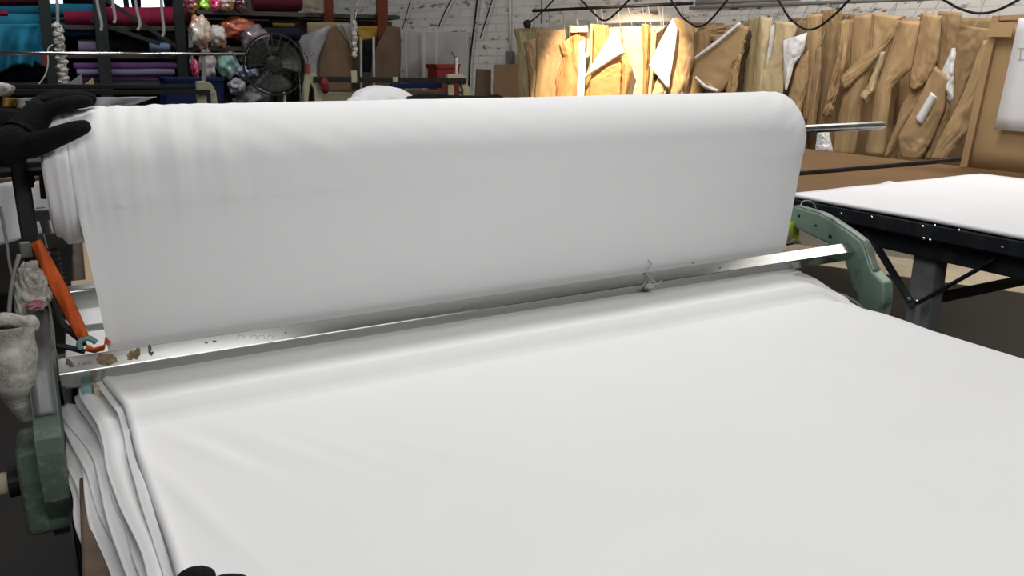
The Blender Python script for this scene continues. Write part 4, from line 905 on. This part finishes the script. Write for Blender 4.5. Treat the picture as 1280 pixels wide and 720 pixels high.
# turquoise drape hanging down
def drape(u, v):
    x = lerp(-40, 56, u); y = lerp(30, 86 - 6*math.cos(u*9) - 8*(u > .85), v); return at(x, y, Y4-.10 - .05*math.sin(u*19 + 1.5*v)*(.3+v) + .02*noise.noise(V((u*8, v*3, 0))))
props(MB().grid(drape, 60, 16).build('cloth_drape', 'turquoise_fabric', None, smooth=True, solid=.01), 'turquoise cloth hanging down over the rack front at the far left', 'cloth')
bolt(-60, 50, 78, 104, Y4+.15, 'navy_fabric', 'near black navy cloth bolt on the lowest shelf at the far left', 8)
bolt(92, 222, 78, 88, Y4+.00, 'purple_fabric', 'purple cloth fold, top of the purple stack on the rack', 9)
bolt(96, 218, 86, 95, Y4-.03, 'lilac_fabric', 'lilac purple cloth fold, middle of the purple stack on the rack', 10)
bolt(100, 214, 93, 103, Y4+.00, 'purple_fabric', 'purple cloth fold, bottom of the purple stack on the rack', 11)
bolt(228, 250, 80, 98, Y4+.10, 'purple_fabric', 'short purple cloth fold right of the third rack post', 12)
bolt(132, 180, 44, 70, Y4+.22, 'charcoal_fabric', 'charcoal striped cloth pile on the middle shelf', 13, flat=.9)
bolt(98, 120, 49, 68, Y4+.08, 'lilac_fabric', 'pale lilac cloth fold left of the second rack post', 14)
bolt(186, 212, 48, 66, Y4+.10, 'iceblue_fabric', 'shiny ice blue packet on the middle shelf', 15)
for i, (P, lab) in enumerate(((((120, -6), (123, 12), (127, 30), (126, 39)), 'grey hook hanging before the crimson bolt, leftmost of four'), (((140, -6), (142, 10), (144, 24), (142, 29)), 'grey hook hanging before the crimson bolt, second from left'),
                          (((168, -6), (171, 12), (175, 30), (172, 38)), 'grey hook hanging before the crimson bolt, third from left'), (((201, -6), (203, 20), (205, 38), (203, 46)), 'grey hook hanging before the crimson bolt, rightmost of four'))):
    props(MB().tube(spline([at(x, y, Y4-.35) for x, y in P], 5), .011, 8).build('hanging_hook', 'cord_grey', None, smooth=True), lab, 'hook', 'hooks hanging before the rack')
mb = MB(); mb.tube(spline([at(x, y, 6.2) for x, y in ((71, -10), (72, 20), (72, 34))], 4), .010, 8); props(mb.build('grey_rope', 'cord_grey', None, smooth=True), 'grey rope hanging down to the taped pole at the far left', 'rope')
mb = MB()
for i, y in enumerate(range(33, 106, 5)):
    mb.blob(at(71 + 8*(y-33)/72 + (i % 2)*2, y, 6.15), (.030, .03, .024), i, .4)
props(mb.build('taped_pole', 'wrap', None, smooth=True), 'pole wrapped in dirty white tape before the rack at the far left', 'pole')
props(MB().box(at(56, 75, 6.1), (.045, .02, .075)).build('red_tag', 'red', None, bevel=.004), 'small red tag hanging by the first rack post', 'tag')
props(MB().tube(spline([at(x, y, 6.05) for x, y in ((66, 56), (60, 62), (60, 80), (56, 95), (48, 106))], 5), .005, 6).build('thin_string', 'white_cord', None, smooth=True), 'thin white string looping beside the red tag', 'string')
def frontcloth(u, v):
    X = lerp(-.62, -.02, u); z = lerp(-.498, -.80 - .03*math.sin(X*9), v)
    return V((X, 4.33 - .012*math.sin(X*40+v*2) - .02*v + (.12*(1-sm(0, .12, v))), z))
props(MB().grid(frontcloth, 40, 16).build('white_cloth', 'bundle', None, smooth=True, solid=.004), 'white cloth hanging over the front edge of the far left table, under the glove', 'cloth')
# blue bin under the bags
bb = empty('blue_bin', at(240, 150, 5.7), 'dark blue plastic bin standing under the bags of thread', 'bin')
taper(206, 280, 99, 240, 5.75, .35).build('bin_body', 'blue_bin', bb, bevel=.012)
taper(204, 282, 97, 102, 5.74, .37).build('bin_rim', 'blue_bin', bb, bevel=.004)
# window glow at the top of the rack
wn = MB(); a, b = at(50, 6, 9.6), at(245, -110, 9.6); wn.box(((a.x+b.x)/2, 9.6, (a.z+b.z)/2 - .03), ((b-a).x, .03, (b-a).z)); o = wn.build('window_1', 'window', None); o['kind'] = 'structure'
wf = MB(); 
for k in range(5):
    x = lerp(a.x, b.x, k/4); wf.bar((x, 9.55, a.z-.1), (x, 9.55, b.z), .05, .05, V((0,1,0)))
wf.bar((a.x, 9.55, a.z-.06), (b.x, 9.55, a.z-.06), .05, .06); o = wf.build('trim_2', 'green_post', None); o['kind'] = 'structure'

# ------------------------------------------------------------------ shelves of plastic bags
Y5 = 6.6
sh = empty('bag_shelves', at(290, 240, Y5), 'dark shelves stacked with plastic bags left of the fan', 'shelves')
for (y, xs, xe) in ((19, 240, 370), (62, 242, 350), (100, 284, 350)):
    a, b = at(xs, y, Y5+.2), at(xe, y, Y5+.2); MB().box((a+b)/2, ((b-a).x, .55, .03)).build('shelf', 'shelf', sh)
for x in (243, 367):
    MB().bar(at(x, -20, Y5+.46), at(x, 140, Y5+.46) + V((0, 0, -.5)), .05, .05, V((0,1,0))).build('post', 'green_post', sh)
a, b = at(240, 30, Y5+.5), at(366, 30, Y5+.5); MB().box(((a.x+b.x)/2, Y5+.52, -.1), ((b-a).x, .02, 1.3)).build('dark_backing', 'shelf', sh)  # added dark sheet behind the bags, stands in for the darkness there
bags = [
 ((258, 7), (.055, .08, .062), (.32, .62, .02, 1), (.20, .5, .02, 1), 'lime green plastic bag on the top shelf'),
 ((269, 6), (.045, .08, .05), (.60, .03, .14, 1), (.7, .15, .2, 1), 'hot pink plastic bag beside the lime green one'),
 ((283, 4), (.050, .08, .052), (.6, .55, .5, 1), (.55, .25, .1, 1), 'white and orange plastic bag on the top shelf'),
 ((240, 8), (.055, .08, .06), (.17, .02, .05, 1), (.3, .2, .02, 1), 'dark crimson plastic bag left of the lime green one'),
 ((300, 6), (.050, .08, .055), (.08, .02, .03, 1), (.12, .1, .1, 1), 'dark plum plastic bag on the top shelf'),
 ((251, 40), (.075, .10, .115), (.62, .56, .48, 1), (.45, .14, .05, 1), 'cream fluffy bag with orange edges on the middle shelf'),
 ((296, 36), (.125, .12, .085), (.42, .10, .04, 1), (.36, .07, .05, 1), 'orange plastic bag lying on the middle shelf'),
 ((272, 46), (.070, .08, .080), (.52, .50, .48, 1), (.42, .22, .12, 1), 'clear bag of coloured thread on the middle shelf'),
 ((318, 50), (.10, .10, .11), (.24, .20, .21, 1), (.10, .07, .08, 1), 'grey pink bag right of the clear thread bag'),
 ((283, 78), (.085, .09, .110), (.22, .42, .38, 1), (.40, .5, .46, 1), 'mint green bag on the lower shelf'),
 ((259, 80), (.060, .08, .115), (.45, .42, .42, 1), (.25, .2, .2, 1), 'clear white bag left of the mint green one'),
 ((244, 86), (.028, .05, .07), (.42, .02, .10, 1), (.3, .1, .15, 1), 'narrow pink packet beside the clear white bag'),
 ((310, 74), (.075, .08, .055), (.075, .045, .04, 1), (.12, .08, .07, 1), 'dark brown bag right of the mint green one'),
 ((309, 90), (.080, .08, .055), (.24, .24, .36, 1), (.15, .22, .36, 1), 'pale lilac bag under the dark brown one'),
 ((296, 109), (.065, .08, .065), (.30, .30, .33, 1), (.17, .17, .2, 1), 'round grey bag at the top of the grey bag heap'),
 ((322, 116), (.10, .08, .09), (.22, .22, .25, 1), (.13, .13, .15, 1), 'large grey bag behind the fan stand'),
 ((306, 127), (.085, .08, .07), (.26, .26, .29, 1), (.15, .15, .18, 1), 'grey bag at the bottom of the grey bag heap'),
]
for i, (c, rad, c1, c2, lab) in enumerate(bags):
    nm = 'bag_plastic_%d' % i; bagmat(nm, c1, c2)
    props(MB().blob(at(c[0], c[1], Y5 - .05*(i % 3)), rad, i+1, .30, 2.1, 4).build('plastic_bag', nm, None, smooth=True), lab, 'bag', 'plastic bags on the shelves')

# ------------------------------------------------------------------ drum fan
YF = 5.9; fc = at(343, 81, YF); fr = .205
fan = empty('pedestal_fan', V((fc.x, fc.y, FLOOR)), 'big dark round fan on a stand in front of the shelves', 'fan')
ax = V((-.25, -.96, .0)).normalized()
MB().lathe(fc, ax, [(-.07, fr), (-.07, fr+.006), (.07, fr+.006), (.07, fr)], 48, True).build('drum', 'fan_dark', fan, smooth=False)
fx = ax.cross(V((0,0,1))).normalized(); fz = fx.cross(ax)
mb = MB()
for k in range(5):
    r = fr*(.2 + .2*k); pts = [fc + ax*(.075 + .02*(1-(r/fr)**2)) + (fx*math.cos(t*2*PI/36) + fz*math.sin(t*2*PI/36))*r for t in range(37)]; mb.tube(pts, .0022, 5)
for k in range(20):
    a = 2*PI*k/20; dd = fx*math.cos(a) + fz*math.sin(a); mb.tube([fc + ax*.095 + dd*.03, fc + ax*.09 + dd*fr*.6, fc + ax*.075 + dd*fr], .0018, 5)
mb.build('front_grille', 'fan_dark', fan, smooth=True)
for k in range(3):
    a0 = 2*PI*k/3 + .6
    def blade(u, v, a0=a0):
        r = lerp(.04, fr*.93, v); a = a0 + (u-.5)*1.55; return fc + (fx*math.cos(a)+fz*math.sin(a))*r + ax*(.035*(u-.5)*2)
    MB().grid(blade, 10, 8).build('blade', 'fan_blade', fan, smooth=True, solid=.003)
MB().lathe(fc, ax, [(-.12, .001), (-.12, .06), (.03, .06), (.05, .035), (.055, .001)], 24).build('motor', 'fan_dark', fan, smooth=False)
MB().tube([fc + V((0, .05, -fr-.004)), V((fc.x, fc.y+.05, FLOOR+.06))], .02, 12).build('stand_pole', 'fan_dark', fan, smooth=True)
MB().tube([at(355, 112, YF+.02), at(356, 150, YF+.02)], .010, 8).build('stand_tube', 'conduit', fan, smooth=True)
MB().lathe((fc.x, fc.y+.05, FLOOR), (0, 0, 1), [(0, .24), (.02, .24), (.05, .06), (.07, .03)], 32).build('stand_base', 'fan_dark', fan)

# ------------------------------------------------------------------ second pattern rack with orange posts
Y6 = 6.9
r2 = empty('orange_rack', at(440, 200, Y6), 'dark rack with orange brown posts behind the far machine', 'rack')
for x, w in ((409, .085), (477, .095)):
    MB().bar(at(x, -20, Y6+.1), at(x, 140, Y6+.1) + V((0, 0, -.5)), w, .05, V((0,1,0))).build('post', 'orange_steel', r2, bevel=.004)
a, b = at(380, 20, Y6+.15), at(500, 20, Y6+.15); MB().box((a+b)/2 + V((0, .2, 0)), ((b-a).x, .4, .03)).build('shelf', 'shelf', r2)
a, b = at(378, 20, Y6+.2), at(500, 20, Y6+.2); MB().box(((a.x+b.x)/2, Y6+.42, -.25), ((b-a).x, .02, 1.25)).build('dark_backing', mat('shadow_board', (.085, .062, .045, 1), .9), r2)  # dark sheet added to keep the space behind this rack dim
MB().bar(at(440, -20, Y6-.05), at(440, 60, Y6-.05), .03, .03, V((0,1,0))).build('front_post', 'greysteel', r2)
def pat2(L, R, Y, m, label, seed, name='paper_pattern', cat='paper pattern'):
    def fn(u, v):
        (xl, yl), (xr, yr) = poly_at(L, v), poly_at(R, v)
        return at(lerp(xl, xr, u), lerp(yl, yr, u), Y - .025*math.sin(PI*u) + .02*noise.noise(V((u*3+seed, v*3, seed))))
    return props(MB().grid(fn, 10, 14).build(name, m, None, smooth=True, solid=.006), label, cat, 'patterns on the orange rack')
pat2([(384, 28), (384, 60), (390, 100)], [(440, 28), (440, 60), (440, 100)], Y6-.02, mat('dim_olive', (.20, .155, .085, 1), .85), 'pale olive pattern with a straight top behind the grey sheet', 1)
pat2([(412, 32), (371, 47), (376, 62), (388, 108)], [(413, 33), (408, 55), (400, 75), (396, 112)], Y6-.14, mat('grey_white_pattern', (.30, .30, .32, 1), .85), 'pale grey kite shaped sheet hanging left of the brown envelope pattern', 2)
pat2([(415, 33), (402, 62), (397, 80), (398, 140)], [(420, 33), (438, 55), (440, 75), (440, 140)], Y6-.17, mat('dim_kraft_fold', (.115, .072, .038, 1), .85), 'brown pointed envelope pattern in the middle of the orange rack', 3)
pat2([(420, 30), (436, 50), (438, 60)], [(438, 30), (440, 50), (440, 62)], Y6-.19, mat('grey_flap', (.24, .24, .25, 1), .85), 'small pale grey flap right of the envelope point', 4)
pat2([(484, 32), (470, 60), (462, 100), (460, 140)], [(500, 34), (501, 60), (500, 100), (500, 140)], Y6-.12, 'dark_card', 'wide dull brown pattern at the right side of the orange rack', 5)
pat2([(446, 33), (447, 48), (450, 50)], [(472, 33), (470, 48), (462, 52)], Y6-.02, 'yellow', 'yellow folded cloth on the orange rack', 6, 'yellow_cloth', 'cloth')
pat2([(376, -8), (378, 8), (382, 17)], [(404, -8), (405, 8), (405, 16)], Y6-.02, mat('beige_box', (.18, .155, .12, 1), .85), 'beige hanging bag at the top of the orange rack', 7, 'beige_bag', 'bag')
mb = MB()
for i, y in enumerate((30, 36, 42, 48, 55, 62, 68)):
    mb.blob(at(443 + (i % 2), y, Y6-.28), (.020, .02, .026), i+4, .4)
mb.tube([at(448, 0, Y6-.28), at(443, 30, Y6-.28)], .004, 6)
props(mb.build('hanging_tool', 'wrap', None, smooth=True), 'white taped tool hanging on a string before the orange rack', 'tool')
for i, (x, lab) in enumerate(((451, 'thin grey stick standing on the orange rack, left one'), (467, 'thin grey stick standing on the orange rack, right one'))):
    props(MB().tube([at(x, 46, Y6-.22), at(x+1, 140, Y6-.22)], .011, 8).build('stick', 'cord_grey', None, smooth=True), lab, 'stick')
pat2([(455, 50), (453, 70), (453, 90)], [(465, 48), (465, 70), (463, 90)], Y6-.06, 'blackcloth', 'black cloth hanging between the two grey sticks', 8, 'hanging_cloth', 'cloth')
for i, (x0, x1, y0, y1, m, lab) in enumerate(((338, 372, 22, 36, 'charcoal_fabric', 'charcoal cloth bundle on the shelf above the fan'), (340, 368, 28, 34, 'yellow', 'thin olive yellow cloth edge above the fan'), (330, 374, 34, 52, 'navy_fabric', 'navy cloth bundle behind the top of the fan'), (316, 376, -6, 14, 'maroon_fabric', 'dark red cloth bundle at the top above the fan'))):
    bolt(x0, x1, y0, y1, Y5 + .05 - .03*i, m, lab, 30+i)
# red scrap on the floor at the lower left
mb = MB(); mb.blob((-.245, 1.75, FLOOR+.012), (.07, .05, .012), 4, .3); props(mb.build('red_scrap', mat('dark_red_scrap', (.10, .008, .010, 1), .9), None, smooth=True), 'dark red scrap lying on the floor at the lower left', 'scrap')

# ------------------------------------------------------------------ light
def area(loc, target, sx, sy, e, col=(1, 1, 1)):
    l = bpy.data.lights.new('ceiling_or_fill_lamp', 'AREA'); l.shape = 'RECTANGLE'; l.size = sx; l.size_y = sy; l.energy = e; l.color = col
    o = bpy.data.objects.new('ceiling_or_fill_lamp', l); COL.objects.link(o); o.location = loc
    d = V(target) - V(loc); o.rotation_euler = d.to_track_quat('-Z', 'Y').to_euler(); return o
area((.45, -1.1, 1.45), (.55, .8, -.40), 2.4, .6, 36, (1, .995, .985))  # added fill from behind the camera, in place of wall bounce
area((.80, 1.82, 1.80), (.80, 1.60, -.5), 2.4, .22, 33, (1, .995, .985))
area((.33, 1.32, 1.85), (.36, 1.30, -.5), .6, .6, 2.6, (1, .99, .97))
area((4.15, 1.25, 2.1), (3.9, 1.6, -.5), .5, 2.0, 8, (1, .97, .93))
area((2.9, 2.7, 1.9), (4.6, 3.9, .0), 1.6, .4, 44, (1, .97, .93))  # added fill aimed at the hanging patterns to brighten them
area((4.85, 2.2, 2.2), (4.85, 2.2, -1), .4, 2.0, 55, (1, .97, .93))
area((2.4, 5.2, 2.2), (2.6, 5.4, -.5), 1.2, .4, 9, (1, .97, .93))
area((.1, 5.4, 2.2), (.1, 6.3, -.5), 1.6, .4, 42, (.95, .97, 1))  # added light that lifts the dark rack and bags at the left
sp = bpy.data.lights.new('sunbeam_spot', 'SPOT'); sp.energy = 900; sp.color = (1, .80, .52); sp.spot_size = math.radians(35); sp.spot_blend = .35; sp.shadow_soft_size = .03  # added spot standing in for a warm sunbeam on the patterns
so = bpy.data.objects.new('sunbeam_spot', sp); COL.objects.link(so)
tg = onwall(765, 110, .4); so.location = tg + WN*1.7 + V((.15, -.4, 1.75)); so.rotation_euler = (tg - so.location).to_track_quat('-Z', 'Y').to_euler()
w = bpy.data.worlds.new('world'); SC.world = w; w.use_nodes = True
bg = w.node_tree.nodes['Background']; bg.inputs[0].default_value = (.75, .85, 1, 1); bg.inputs[1].default_value = .085
SC.view_settings.view_transform = 'Standard'; SC.view_settings.look = 'None'; SC.view_settings.gamma = 1; SC.view_settings.exposure = 0.05
SC.view_settings.use_curve_mapping = False
